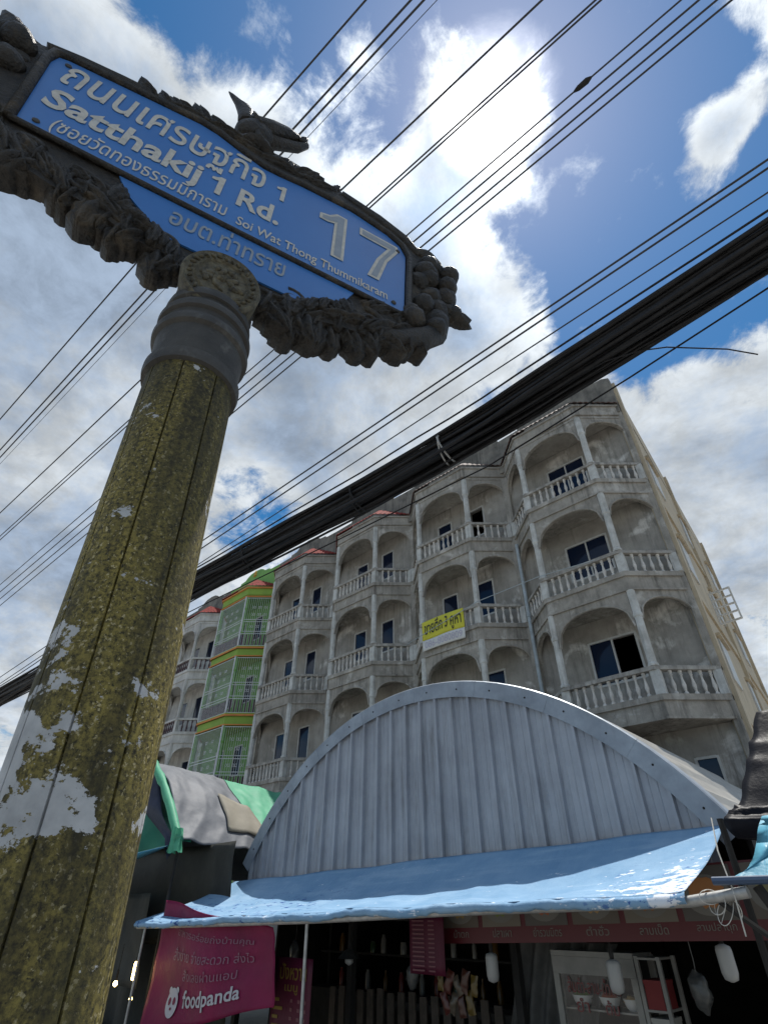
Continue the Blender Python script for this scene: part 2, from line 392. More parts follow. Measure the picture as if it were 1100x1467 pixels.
def arch_wall(O, p0, p1, m, zt, zc, zs, mat, parent, th=0.13):
    p0, p1 = Vector((*p0, 0)), Vector((*p1, 0)); d = p1 - p0; L = d.length; d.normalize()
    nrm = Vector((-d.y, d.x, 0))
    if nrm.y < 0: nrm = -nrm
    mb = MB(); N = 22; vs = []
    for i in range(N + 1):
        t = i / N; q = abs(2 * t - 1)
        z = zs + (zc - zs) * (max(0, 1 - q ** 2.25)) ** (1 / 2.25)
        p = p0 + d * lerp(m, L - m, t)
        for n_ in (0, th):
            vs += [Vector(O) + p + nrm * n_ + Vector((0, 0, z)), Vector(O) + p + nrm * n_ + Vector((0, 0, zt))]
    fs = []
    for i in range(N):
        a, b = 4 * i, 4 * i + 4
        fs += [(a, b, b + 1, a + 1), (a + 2, a + 3, b + 3, b + 2), (a, a + 2, b + 2, b)]
    fs += [(0, 1, 3, 2), (4 * N, 4 * N + 2, 4 * N + 3, 4 * N + 1)]
    mb.add(vs, fs)
    w = mb.build('arch_wall', mat, parent)
    tr = MB(); vs = []                                   # plaster bead round the arch
    for i in range(N + 1):
        t = i / N; q = abs(2 * t - 1)
        z = zs + (zc - zs) * (max(0, 1 - q ** 2.25)) ** (1 / 2.25)
        c = Vector(O) + p0 + d * lerp(m + 0.012, L - m - 0.012, t) + Vector((0, 0, z - 0.012)) - nrm * 0.012
        vs.append(c)
    tr.tube(vs, 0.028, 5)
    tr.build('arch_bead', mat, w)
    return w

def front_wall(O, holes, z0, z1, mat, parent, y=0.06, th=0.22):
    xs = sorted({-W, 0.0} | {v for h in holes for v in h[:2]}); zs = sorted({z0, z1} | {v for h in holes for v in h[2:4]})
    mb = MB()
    def inside(x, z): return any(h[0] < x < h[1] and h[2] < z < h[3] for h in holes)
    for i in range(len(xs) - 1):
        for j in range(len(zs) - 1):
            if not inside((xs[i] + xs[i + 1]) / 2, (zs[j] + zs[j + 1]) / 2):
                for yy in (y, y + th):
                    mb.add([Vector(O) + Vector(v) for v in ((xs[i], yy, zs[j]), (xs[i + 1], yy, zs[j]), (xs[i + 1], yy, zs[j + 1]), (xs[i], yy, zs[j + 1]))], [(0, 1, 2, 3)])
    for a, b, c, d in [h[:4] for h in holes]:
        q = [(a, c), (b, c), (b, d), (a, d)]
        for i in range(4):
            (xa, za), (xb, zb) = q[i], q[(i + 1) % 4]
            mb.add([Vector(O) + Vector(v) for v in ((xa, y, za), (xb, y, zb), (xb, y + th, zb), (xa, y + th, za))], [(0, 1, 2, 3)])
    return mb.build('wall', mat, parent, fix=False)

def window(O, x0, x1, z0, z1, parent, panes=1, open_pane=None, y=0.06, mat=None):
    """aluminium frame in an opening, glass panes as sub-parts"""
    t = 0.045; f = MB(); o = Vector(O); ya, yb = y - 0.012, y + 0.06
    T = lambda v: o + v
    f.box(x0 - 0.01, x0 + t, ya, yb, z0, z1, T); f.box(x1 - t, x1 + 0.01, ya, yb, z0, z1, T)
    f.box(x0 + t, x1 - t, ya, yb, z1 - t, z1 + 0.01, T); f.box(x0 + t, x1 - t, ya, yb, z0 - 0.01, z0 + t, T)
    w = (x1 - x0) / panes
    for k in range(1, panes): f.box(x0 + w * k - t / 2, x0 + w * k + t / 2, ya + 0.004, yb - 0.004, z0 + t, z1 - t, T)
    fr = f.build('window', mat or ALU, parent)
    for k in range(panes):
        if k == open_pane: continue
        MB().box(x0 + w * k + 0.02, x0 + w * (k + 1) - 0.02, y + 0.025, y + 0.037, z0 + 0.02, z1 - 0.02, T).build('pane', GLASS, fr)
    return fr

def canopy(O, mat, parent):
    """tiled skirt roof over the top balcony: half-round courses on three faces"""
    mb = MB(); e = bay(0.13); z0, z1 = RT + 0.035, RT + 0.80
    inner = [(-W, 0.0), (-W + A_ * 1.25, -0.50), (-A_ * 1.25, -0.50), (0, 0.0)]
    for i in range(3):
        a, b, c, d = [Vector((*p, 0)) for p in (e[i], e[i + 1], inner[i + 1], inner[i])]
        za, zb, zc, zd = z0, z0, (z1 if i < 2 else z0 + 0.06), (z1 if i > 0 else z0 + 0.06)
        if i == 0: zc, zd = z1, z0 + 0.10
        if i == 2: zc, zd = z0 + 0.10, z1
        L = (b - a).length; wv = max(3, int(L / 0.17)); nu = wv * 6; nv = 6
        def fn(u, v, a=a, b=b, c=c, d=d, za=za, zb=zb, zc=zc, zd=zd, wv=wv):
            p = a.lerp(b, u).lerp(d.lerp(c, u), v)
            z = lerp(lerp(za, zb, u), lerp(zd, zc, u), v)
            return Vector(O) + p + Vector((0, 0, z + 0.035 * abs(math.sin(u * wv * math.pi)) + 0.012 * ((v * 3) % 1.0 < 0.5)))
        mb.grid(fn, nu, nv)
    return mb.build('tile_roof', mat, parent, solid=0.02, fix=False)

def parapet(O, mat, parent, seed, hi, flat=False):
    rnd = random.Random(seed)
    if flat: pts = [(-W, RT + 1.30), (-W * 0.80, RT + 1.34), (-W * 0.78, RT + 1.62), (-W * 0.30, RT + 1.66), (-W * 0.29, RT + 1.55), (-W * 0.05, RT + 1.50), (0, RT + 1.37)]
    else:
        b0 = RT + 1.42
        pts = [(-W, b0), (-W * 0.80, b0 + 0.02), (-W * 0.79, b0 + 0.12), (-W * 0.70, b0 + 0.16), (-W * 0.66, b0 + 0.30), (-W * 0.60, b0 + 0.42), (-W * 0.5, b0 + 0.47), (-W * 0.40, b0 + 0.42), (-W * 0.34, b0 + 0.30), (-W * 0.30, b0 + 0.16), (-W * 0.21, b0 + 0.12), (-W * 0.20, b0 + 0.02), (0, b0)]
    poly = [(-W, RT - 0.3)] + pts + [(0, RT - 0.3)]
    o = Vector(O)
    mb = MB(); mb.prism([(p[0], p[1]) for p in poly][::-1], 0, 0.14, lambda v: o + Vector((v.x, -0.13 + v.z, v.y)))
    return mb.build('parapet', mat, parent)

def balusters(O, zt, parent, mesh=BALU, counts=(5, 9, 5)):
    e = bay(-0.04)
    for i, n in zip(range(3), counts):
        a, b = Vector((*e[i], 0)), Vector((*e[i + 1], 0)); L = (b - a).length
        m0 = 0.22 if i != 1 else 0.17
        for k in range(n):
            t = lerp(m0 / L, 1 - m0 / L, (k + 0.5) / n)
            p = Vector(O) + a.lerp(b, t) + Vector((0, 0, zt - 0.665))
            link_mesh('baluster', mesh, parent, p)

def balcony(O, zt, parent, mslab, mrail, mpost, mesh=BALU, rails=True):
    mb = MB(); o = Vector(O)
    for off, z0, z1 in ((0.03, -1.20, -1.145), (0.0, -1.145, -0.80), (0.055, -0.80, -0.665)):
        e = bay(off); mb.prism([e[0], e[1], e[2], e[3], (0, 0.05), (-W, 0.05)], zt + z0, zt + z1, lambda v: o + v)
    sl = mb.build('balcony', mslab, parent)
    if rails:
        r = MB(); ring(r, 0.05, -0.12, zt - 0.105, zt - 0.03, O); ring(r, 0.03, -0.10, zt - 0.03, zt, O)
        r.build('handrail', mrail, sl)
        e = bay(-0.04)
        for i, s in ((1, 1), (2, -1)):
            p = e[i]; q = MB()
            q.prism([(p[0] - 0.11, p[1] - 0.05), (p[0] + 0.11, p[1] - 0.05), (p[0] + 0.11, p[1] + 0.12), (p[0] - 0.11, p[1] + 0.12)], zt - 0.665, zt - 0.105, lambda v: o + v)
            q.build('pedestal', mpost, sl)
        for s in (-W + 0.10, -0.10):
            q = MB(); q.box(s - 0.09, s + 0.09, -0.16, 0.05, zt - 0.665, zt - 0.105, lambda v: o + v); q.build('pedestal', mpost, sl)
        balusters(O, zt, sl, mesh)
    return sl

def columns(O, z0, z1, mat, parent):
    o = Vector(O); e = bay(-0.04)
    for i in (1, 2):
        p = e[i]; q = MB()
        q.lathe((p[0], p[1] + 0.03, 0), [(0.125, z0), (0.125, z0 + 0.05), (0.098, z0 + 0.09), (0.098, z1 - 0.75), (0.118, z1 - 0.72), (0.118, z1 - 0.66), (0.105, z1 - 0.62), (0.105, z1)], 8, lambda v: o + v)
        q.build('column', mat, parent)

def house(k, label, style):
    O = (X0 - k * W, Y0, 0)
    h = thing('shophouse', O, label, 'building', 'row of shophouses with bay balconies')
    o = Vector(O); T = lambda v: o + v
    wall = {'grey': CONC, 'white': WHITEH, 'green': GREENH}[style]
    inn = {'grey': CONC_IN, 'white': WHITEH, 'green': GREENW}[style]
    post = {'grey': POSTM, 'white': WHITEH, 'green': GREENW}[style]
    rail = {'grey': RAILM, 'white': WHITEH, 'green': GREENH}[style]
    holes = []; wins = []
    for j, zt in enumerate(RAILTOP):
        fl = zt - 0.75
        if k == 0: ws = [(-3.0, -1.66, fl + 0.92, fl + 2.16, 2, 1 if j == 0 else None)]
        else: ws = [(-3.30, -2.62, fl + 0.90, fl + 2.14, 1, None), (-1.78, -1.12, fl + 0.88, fl + 2.16, 1, 0 if (k == 1 and j == 2) else None)]
        for w in ws: holes.append(w[:4]); wins.append(w)
    low = RAILTOP[0] - 1.2
    holes.append((-1.22, -0.72, low - 1.75, low - 0.62)); wins.append((-1.22, -0.72, low - 1.75, low - 0.62, 1, None))
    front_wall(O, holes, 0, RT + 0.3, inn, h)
    for w in wins: window(O, w[0], w[1], w[2], w[3], h, w[4], w[5])
    # body behind the facade
    dx, dy = (-0.085, 0.9964) if k == 0 else (0, 1)
    DP = 13.0
    body = MB(); x1 = dx * DP; y1 = dy * DP
    vs = [(-W, 0.28, 0), (0, 0.28, 0), (x1, y1, 0), (-W, y1, 0)]
    b2 = [T(Vector(v)) for v in vs] + [T(Vector((v[0], v[1], RT + 0.2))) for v in vs]
    body.add(b2, [(4, 5, 6, 7), (2, 3, 7, 6), (3, 0, 4, 7)] + ([] if k == 0 else [(1, 2, 6, 5)]))
    body.build('body_wall', PARA, h, fix=False)
    # pilaster on the party line
    q = MB(); q.box(-W - 0.12, -W + 0.12, -0.10, 0.06, 0, RB, T)
    if k == 0: q.box(-0.16, 0.0, -0.10, 0.06, 0, RT + 0.2, T)
    q.build('pilaster', wall, h)
    e = bay(-0.02)
    for j, zt in enumerate(RAILTOP):
        ztop = RAILTOP[j + 1] - 1.2 if j < 2 else RB
        if style == 'green':
            sl = balcony(O, zt, h, GREENH, rail, post, rails=False)
            b1 = MB(); ring(b1, 0.085, -0.02, zt - 0.80, zt - 0.72, O); b1.build('orange_band', ORANGE, sl)
            b2 = MB(); ring(b2, 0.06, -0.02, zt - 1.20, zt - 1.15, O); b2.build('orange_band', ORANGE, sl)
            for i in range(3):
                p0, p1 = [Vector((*p, 0)) for p in (bay(0.02)[i], bay(0.02)[i + 1])]
                L = (p1 - p0).length
                gm = MB(); nb = int(L / 0.095)
                for s in range(nb + 1):
                    p = o + p0.lerp(p1, s / nb); gm.bar(p + Vector((0, 0, zt - 0.66)), p + Vector((0, 0, ztop - 0.04)), 0.012, 0.012)
                for zz in (zt - 0.64, zt - 0.02, zt + 0.10, zt + 0.62, zt + 0.74, ztop - 0.06):
                    gm.bar(o + p0 + Vector((0, 0, zz)), o + p1 + Vector((0, 0, zz)), 0.02, 0.024)
                for zz in (zt + 0.36, zt + 1.02, zt + 1.42):            # scrolled ornaments
                    for c in (0.3, 0.5, 0.7):
                        pc = o + p0.lerp(p1, c) + Vector((0, 0, zz)); dr = (p1 - p0).normalized()
                        gm.tube([pc + dr * 0.09 * math.cos(a * 0.52) + Vector((0, 0, 0.07 * math.sin(a * 1.04))) for a in range(13)], 0.010, 4, False)
                gr = gm.build('window_grille', GRILLE, h); gr['kind'] = 'stuff'
                pn = MB(); a, b = [Vector((*p, 0)) for p in (bay(-0.06)[i], bay(-0.06)[i + 1])]
                npn = int(L / 0.16)
                for s in range(npn):
                    u0, u1 = (s + 0.08) / npn, (s + 0.92) / npn
                    c0, c1 = o + a.lerp(b, u0), o + a.lerp(b, u1)
                    pn.bar(c0.lerp(c1, 0.5) + Vector((0, 0, zt - 0.66)), c0.lerp(c1, 0.5) + Vector((0, 0, zt - 0.06)), 0.10, 0.03)
                pp = pn.build('balustrade_slats', PURPLE, sl); pp['kind'] = 'stuff'
            for i in (1, 2):
                p = bay(0.03)[i]; MB().box(p[0] - 0.03, p[0] + 0.03, p[1] - 0.03, p[1] + 0.03, zt - 0.66, ztop, T).build('corner_post', GRILLE, h)
            columns(O, zt, ztop, post, h)
        else:
            balcony(O, zt, h, wall, rail, post, BALU if style == 'grey' else BALU_D)
            columns(O, zt, ztop, post, h)
        for i in range(3):
            zc = ztop - 0.17
            zs = zc - (0.78 if i == 1 else 0.62)
            if style != 'green': arch_wall(O, e[i], e[i + 1], 0.10, ztop, zc, zs, wall, h)
    # roof beam, ceiling, tiles, parapet
    bm = MB(); ring(bm, 0.0, -0.16, RB, RB + 0.07, O); ring(bm, -0.03, -0.16, RB + 0.07, RB + 0.14, O); ring(bm, 0.02, -0.16, RB + 0.14, RT - 0.05, O); ring(bm, 0.07, -0.16, RT - 0.05, RT + 0.02, O)
    bm.build('roof_beam', wall, h)
    if style == 'green':
        b1 = MB(); ring(b1, 0.05, -0.02, RB + 0.005, RB + 0.065, O); b1.build('orange_band', ORANGE, h)
        b1 = MB(); ring(b1, 0.10, -0.02, RT - 0.06, RT + 0.01, O); b1.build('orange_band', ORANGE, h)
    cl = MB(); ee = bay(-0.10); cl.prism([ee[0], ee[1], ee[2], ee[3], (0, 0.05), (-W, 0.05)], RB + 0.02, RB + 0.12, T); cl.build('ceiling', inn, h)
    canopy(O, TILE_OLD if k < 2 else TILE_RED, h)
    parapet(O, {'grey': PARA, 'white': PARA, 'green': GREENW}[style], h, k, {0: 1.37, 1: 1.15}.get(k, 1.35), flat=k < 1)
    if style == 'green':
        MB().lathe((-W * 0.5, 0, 0), [(0.02, 0), (0.16, 0.05), (0.10, 0.16), (0.13, 0.26), (0.02, 0.42)], 10, lambda v: o + Vector((v.x, -0.13 + v.y * 0.6, RT + 1.50 + v.z))).build('finial', paint('ochre_paint', (0.55, 0.33, 0.07), (0.45, 0.26, 0.05)), h)
    if k == 0:
        # beige flank wall with windows, seen at a glancing angle
        dv = Vector((dx, dy, 0)); nv = Vector((dy, -dx, 0))
        F = lambda s, d, z: o + dv * s + nv * d + Vector((0, 0, z))
        sw = MB()
        def fbox(mb, s0, s1, d0, d1, z0, z1):
            mb.box(s0, s1, d0, d1, z0, z1, lambda v: F(v.x, v.y, v.z))
        fbox(sw, 0.0, DP, -0.20, 0.0, 0, RT + 1.37)
        side = sw.build('flank_wall', BEIGE, h)
        for s0 in (0.0, 6.3, 12.6):
            q = MB(); fbox(q, s0 + 0.02, s0 + 0.36, 0.0, 0.10, 0, RT + 1.2); q.build('flank_pilaster', BEIGE, side)
        for zt in RAILTOP:
            q = MB(); fbox(q, 0.36, DP, 0.0, 0.06, zt - 1.1, zt - 0.75); q.build('flank_band', BEIGE, side)
            for s0 in (1.5, 5.6, 9.9):
                q = MB(); fbox(q, s0, s0 + 1.1, 0.0, 0.05, zt + 0.1, zt + 1.2); w_ = q.build('flank_window', ALU, side)
                q = MB(); fbox(q, s0 - 0.1, s0 + 1.2, 0.0, 0.13, zt + 1.24, zt + 1.32); q.build('window_hood', BEIGE, side)
        zt = RAILTOP[1]
        cs = MB(); base = F(4.75, 0.02, 0)
        c1 = nv * 0.62 - dv * 0.15
        for t in (0.0, 0.5, 1.0):
            cs.bar(base + c1 * t + Vector((0, 0, zt - 0.40)), base + c1 * t + Vector((0, 0, zt + 0.72)), 0.05, 0.05)
        for t in (0, 0.25, 0.5, 0.75, 1.0):
            z = zt - 0.38 + t * 1.08; cs.bar(base + Vector((0, 0, z)), base + c1 + Vector((0, 0, z)), 0.05, 0.05)
        cm = cs.build('open_casement', paint('white_window_frame', (0.7, 0.7, 0.68), (0.6, 0.6, 0.58)), h)
        dp = MB(); dp.tube([T(Vector((-W + 0.12, -0.22, z))) for z in (1.0, 4.0, 7.0, RAILTOP[2] - 1.1)], 0.055, 8)
        for z in (3.2, 6.3, 9.4): dp.lathe((0, 0, 0), [(0.07, 0), (0.07, 0.12)], 8, lambda v, z=z: T(Vector((-W + 0.12 + v.x, -0.22 + v.y, z + v.z))))
        dp.build('drain_pipe', PVC, h)
    return h

LAB = ['grey concrete shophouse at the right end of the row, with a beige flank wall',
       'grey shophouse with the yellow banner hung on its balcony',
       'grey shophouse with red roof tiles, just left of the yellow banner house',
       'grey shophouse with red tiles, directly right of the green house',
       'bright green shophouse with orange bands and white metal grilles',
       'whitish shophouse with dark balusters, directly left of the green house',
       'whitish shophouse at the far left end, mostly hidden behind the sign pole']
ST = ['grey', 'grey', 'grey', 'grey', 'green', 'white', 'white']
HOUSES = [house(i, LAB[i], ST[i]) for i in range(7)]

# television aerials on the roofs
def aerial(x, y, hgt, label, yaw):
    z0 = RT + 0.2
    t = thing('television_aerial', (x, y, z0), label, 'aerial', 'roof aerials')
    MB().tube([(x, y, z0), (x, y, z0 + hgt)], 0.018, 6).build('mast', WIRE, t)
    d = Vector((math.cos(yaw), math.sin(yaw), 0.05)); s = Vector((-d.y, d.x, 0)); c = Vector((x, y, z0 + hgt - 0.1))
    b = MB(); b.tube([c - d * 0.6, c + d * 0.6], 0.012, 5)
    b.build('boom', WIRE, t)
    for i in range(7):
        q = c + d * (-0.55 + i * 0.18); MB().tube([q - s * (0.40 - i * 0.03), q + s * (0.40 - i * 0.03)], 0.008, 4).build('element', WIRE, t)
aerial(-6.2, 14.9, 2.2, 'tall thin television aerial on the roof near the right end of the row', 0.5)
aerial(-8.2, 15.0, 1.7, 'television aerial above the yellow banner house', 1.2)
aerial(-13.2, 15.0, 1.5, 'television aerial on the roof left of the yellow banner house', 2.1)
aerial(-24.8, 15.2, 2.2, 'television aerial on the roof beside the green pediment', 0.9)

# ------------------------------------------------------------------ yellow sale banner
YELLOW = tarp('yellow_vinyl', (0.66, 0.62, 0.06), (0.58, 0.55, 0.05), rough=0.5, tr=0.1)
INKB = plain('black_print', (0.012, 0.012, 0.015), 0.6); INKW = plain('white_vinyl', (0.60, 0.60, 0.58), 0.5)
yb = thing('sale_banner', (-9.5, 12.93, 8.9), 'yellow and white vinyl sale banner tied to the balcony rail', 'banner')
def ybf(x, z): return Vector((-10.36 + x, 12.905 + 0.025 * math.sin(x * 4.1) * math.sin(z * 3), 8.93 + z + 0.02 * math.sin(x * 2)))
MB().grid(lambda a, b: ybf(a * 1.70, 0.36 + b * 0.66), 20, 8).build('upper_cloth', YELLOW, yb, True, 0.004)
MB().grid(lambda a, b: ybf(a * 1.70, b * 0.357), 20, 5).build('lower_cloth', INKW, yb, True, 0.004)
lettering('ขายตึก 3 คูหา', lambda x, z: ybf(0.10 + x, 0.40 + z) + Vector((0, -0.012, 0)), 1.50, 0.60, INKB, yb, 0.012)
lettering('086-8080809', lambda x, z: ybf(0.10 + x, 0.07 + z) + Vector((0, -0.012, 0)), 1.50, 0.23, plain('grey_violet_print', (0.42, 0.40, 0.50), 0.6), yb, 0.0)

# ------------------------------------------------------------------ barrel-roofed market shed
SXc, SHW, RISE, SZ = -6.29, 4.50, 2.40, 0.88 + CH
RAD = (SHW ** 2 + RISE ** 2) / (2 * RISE); CZ = SZ + RISE - RAD
def arcz(x): return CZ + math.sqrt(max(0, RAD ** 2 - (x - SXc) ** 2))
shed = thing('market_shed', (SXc, 7.5, 0), 'grey metal market shed with an arched corrugated gable', 'shed')
xs = []; x = SXc - SHW + 0.15
while x < SXc + SHW - 0.1: xs.append(x); x += 0.345
rnd = random.Random(4)
for i in range(len(xs) - 1):
    x0, x1 = xs[i], xs[i + 1]; mb = MB(); dpt = rnd.uniform(-0.004, 0.004)
    prof = [(x0, 0), (x0 + 0.016, -0.058), (x0 + 0.058, -0.058), (x0 + 0.074, 0), (lerp(x0, x1, .42), 0), (lerp(x0, x1, .44), -0.006), (lerp(x0, x1, .47), -0.006), (lerp(x0, x1, .49), 0), (lerp(x0, x1, .70), 0), (lerp(x0, x1, .72), -0.006), (lerp(x0, x1, .75), -0.006), (lerp(x0, x1, .77), 0), (x1 + 0.002, 0)]
    vs = [];
    for px, py in prof:
        zt = arcz(px) - 0.05
        vs += [(px, 7.5 + py + dpt, SZ - 0.9), (px, 7.5 + py + dpt, max(SZ - 0.85, zt))]
    mb.add(vs, [(2 * j, 2 * j + 2, 2 * j + 3, 2 * j + 1) for j in range(len(prof) - 1)])
    mb.build('metal_sheet', SHEETM, shed, fix=False)
NS = 16; thL = math.asin(SHW / RAD) * 1.02
for i in range(NS):
    mb = MB(); a0, a1 = lerp(-thL, thL, i / NS), lerp(-thL, thL, (i + 1) / NS) + 0.012
    yo = 7.435 - 0.004 * (i % 2)
    vs = []
    for s in range(4):
        a = lerp(a0, a1, s / 3)
        for r, y in ((RAD - 0.235, yo), (RAD + 0.02, yo), (RAD + 0.035, yo + 0.02), (RAD + 0.035, yo + 0.22)):
            vs.append((SXc + r * math.sin(a), y, CZ + r * math.cos(a)))
    mb.add(vs, [(4 * s + j, 4 * s + 4 + j, 4 * s + 5 + j, 4 * s + 1 + j) for s in range(3) for j in range(3)])
    fl = mb.build('flashing', FLASHM, shed, fix=False, solid=0.004)
    am = (a0 + a1) / 2; MB().lathe((0, 0, 0), [(0.016, 0), (0.013, 0.010), (0.002, 0.014)], 6, lambda v: Vector((SXc + (RAD - 0.11) * math.sin(am) + v.x, yo - v.z, CZ + (RAD - 0.11) * math.cos(am) + v.y))).build('screw', DARKWOOD, fl)
mb = MB(); NW = 96
def roof(u, v):
    a = lerp(-thL, thL, u); k = int(round(u * NW)) % 4
    r = RAD + 0.012 + (0.028 if k == 0 else 0)
    return Vector((SXc + r * math.sin(a), lerp(7.62, 12.6, v), CZ + r * math.cos(a)))
mb.grid(roof, NW, 6); mb.build('roof_sheet', ROOFM, shed, fix=False)
for y in (7.56, 12.4):
    for x in (SXc - SHW + 0.1, SXc - 1.5, SXc + 1.5, SXc + SHW - 0.1):
        MB().box(x - 0.05, x + 0.05, y - 0.0, y + 0.1, 0, SZ - 0.86 if y < 8 else SZ).build('post', DARKWOOD, shed)
MB().box(SXc - SHW, SXc + SHW, 7.56, 7.66, SZ - 0.96, SZ - 0.86).build('beam', DARKWOOD, shed)
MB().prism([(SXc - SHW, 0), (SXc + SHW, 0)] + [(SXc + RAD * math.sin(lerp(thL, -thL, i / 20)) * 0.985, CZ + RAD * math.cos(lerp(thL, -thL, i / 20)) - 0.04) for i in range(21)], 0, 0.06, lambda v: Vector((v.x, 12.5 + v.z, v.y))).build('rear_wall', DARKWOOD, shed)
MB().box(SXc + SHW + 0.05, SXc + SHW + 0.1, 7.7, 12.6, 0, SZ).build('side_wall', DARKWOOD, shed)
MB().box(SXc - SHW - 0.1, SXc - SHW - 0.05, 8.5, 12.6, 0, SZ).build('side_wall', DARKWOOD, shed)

# ------------------------------------------------------------------ blue awning
aw = thing('blue_awning', (-6.5, 5.8, 0), 'worn blue tarpaulin awning sloping from the arched gable to a pipe', 'awning')
FX0, FX1, BX0, BX1 = -11.46, -1.90, -11.0, -1.84
def awn(u, v):
    """u along the street, v from the front pipe (0) to the gable (1)"""
    fx = lerp(FX0, FX1, u); bx = lerp(BX0, BX1, u)
    fz = lerp(-0.13, 0.17, u) + CH - 0.018 * abs(math.sin(u * math.pi * 7.0)) ** 0.7
    bz = lerp(0.50, 0.80, u) + CH
    x = lerp(fx, bx, v); y = lerp(5.75, 7.41, v); en = min(1.0, 7 * min(u, 1 - u))
    sag = -(0.05 + 0.09 * en) * math.sin(math.pi * v)
    cr = noise.noise(Vector((x * 2.2 + y * 1.7, y * 0.9 - x * 0.3, 2.3)))
    wr = 0.03 * noise.noise(Vector((x * 0.9, y * 1.6, 0.3))) + 0.035 * (0.5 - abs(cr)) * math.sin(math.pi * min(1, v * 1.1 + .05))
    wr += 0.010 * math.sin(u * math.pi * 14) * max(0, 0.45 - v) * 1.6
    return Vector((x, y, lerp(fz, bz, v) + sag + wr * (0.35 + 0.65 * en)))
MB().grid(awn, 200, 36).build('tarpaulin', BLUET, aw, True, 0.004, fix=False)
def val(u, v):
    p = awn(u, 0.0); d = 0.085 + 0.02 * noise.noise(Vector((u * 17, 0, 1))) + 0.02 * noise.noise(Vector((u * 90, 0, 4)))
    return p + Vector((0, -0.03 * math.sin(v * 3) + 0.02 * noise.noise(Vector((u * 60, v * 2, 3))), -d * v))
MB().grid(val, 160, 4).build('valance', BLUET, aw, True, 0.003, fix=False)
pipe = MB(); pipe.tube([awn(u, 0) + Vector((0, 0.055, -0.068)) for u in (0, .25, .5, .75, 1)] + [Vector((-1.42, 5.78, CH + 0.16))], 0.042, 10); pipe.build('front_pipe', PIPE, aw, True, angle=60)
for x, lean in ((-6.83, 0.03), (-11.2, 0.0)):
    zt = lerp(-0.13, 0.17, (x - FX0) / (FX1 - FX0)) + CH - 0.09
    MB().tube([(x, 5.82, zt), (x + lean, 5.84, 0)], 0.022, 8).build('support_pole', PIPE, aw, True, angle=60)
    rp = MB(); rp.tube([Vector((x + 0.03 * math.cos(a), 5.80 + 0.045 * math.sin(a), zt + 0.02 * math.sin(a * 0.4) + 0.004 * a)) for a in [i * 0.6 for i in range(28)]], 0.006, 4); rp.build('rope_lashing', ROPE, aw)
rp = MB()
for s in range(3):
    r0 = random.Random(s); c = Vector((-1.72 + 0.05 * s, 5.78, CH + 0.13 - 0.05 * s)); ph = r0.uniform(0, 6)
    rp.tube([c + Vector(((.05 + .015 * s) * math.cos(a + ph) * (1 + .3 * math.sin(a * .37 + s)), 0.05 * math.sin(a), (.05 + .018 * s) * math.sin(a * (1 + .06 * s) + ph))) for a in [i * 0.25 for i in range(40)]], 0.0035, 4, False)
rp.build('wire_tangle', ROPE, aw)
MB().tube([(-1.66, 5.8, CH + 0.1), (-1.25, 5.95, CH - 0.25), (-0.7, 6.15, CH - 1.1)], 0.025, 6).build('brace', DARKWOOD, aw)

# ------------------------------------------------------------------ tarpaulin stall to the left of the shed
lt = thing('tarp_stall', (-13.3, 6.4, 0), 'stall roofed with grey and mint green tarpaulins, left of the shed', 'stall')
PK = Vector((-13.37, 6.2, CH + 2.86)); EV = Vector((-11.38, 6.2, CH + 1.13)); LF = Vector((-15.2, 6.2, CH + 0.95))
def slope(u, v):
    """u from ridge (0) to eave (1), v backwards"""
    p = PK.lerp(EV, u) + Vector((0, v * 5.6, 0))
    bulge = 0.18 * math.sin(math.pi * u) + 0.10 * math.sin(v * 9.0 + 0.6) * math.sin(math.pi * min(1, u * 1.2))
    fold = v * 9.0 + u * 1.6 + 0.5 * noise.noise(Vector((u * 2, v * 5, 0)))
    crease = 0.06 * noise.noise(Vector((u * 2.0, v * 9.0 + u * 3, 0.7))) + 0.045 * (1 - abs(math.sin(fold * 3.1))) * (0.3 + 0.7 * u) + 0.02 * noise.noise(Vector((u * 9, v * 30, 3)))
    return p + Vector((0.55, 0, 0.6)).normalized() * (bulge + crease) + Vector((0, 0, -0.30 * v * (1 - 0.3 * u)))
def part_slope(a0, a1, b0, b1, up=0.0): return lambda a, b: slope(lerp(a0, a1, a), lerp(b0, b1, b)) + Vector((0.5, 0, 0.6)) * up
MB().grid(part_slope(0, 1, 0, 0.38), 44, 60).build('grey_tarpaulin', GREYT, lt, True, 0.006, fix=False)
MB().grid(part_slope(0, 1, 0.36, 1.0, 0.02), 44, 60).build('green_tarpaulin', GREENT, lt, True, 0.006, fix=False)
MB().grid(part_slope(0.46, 0.86, 0.22, 0.40, 0.045), 10, 10).build('patch', BEIGET, lt, True, 0.004, fix=False)
MB().grid(lambda a, b: lerp(1, 0, 0) * (PK.lerp(LF, a) + Vector((0, b * 5.6, 0.12 * math.sin(3.1 * a) - 0.34 * b))), 12, 8).build('rear_slope', GREYT, lt, True, 0.006, fix=False)
rl = MB(); rl.tube([PK.lerp(EV, t) + Vector((0.10, -0.05, 0.12 * math.sin(math.pi * t) + 0.03 * noise.noise(Vector((t * 8, 0, 0))))) for t in [i / 14 for i in range(15)]], [0.09 + 0.03 * noise.noise(Vector((i * 0.9, 3, 0))) for i in range(15)], 8); rl.build('rolled_edge', GREENT, lt, True)
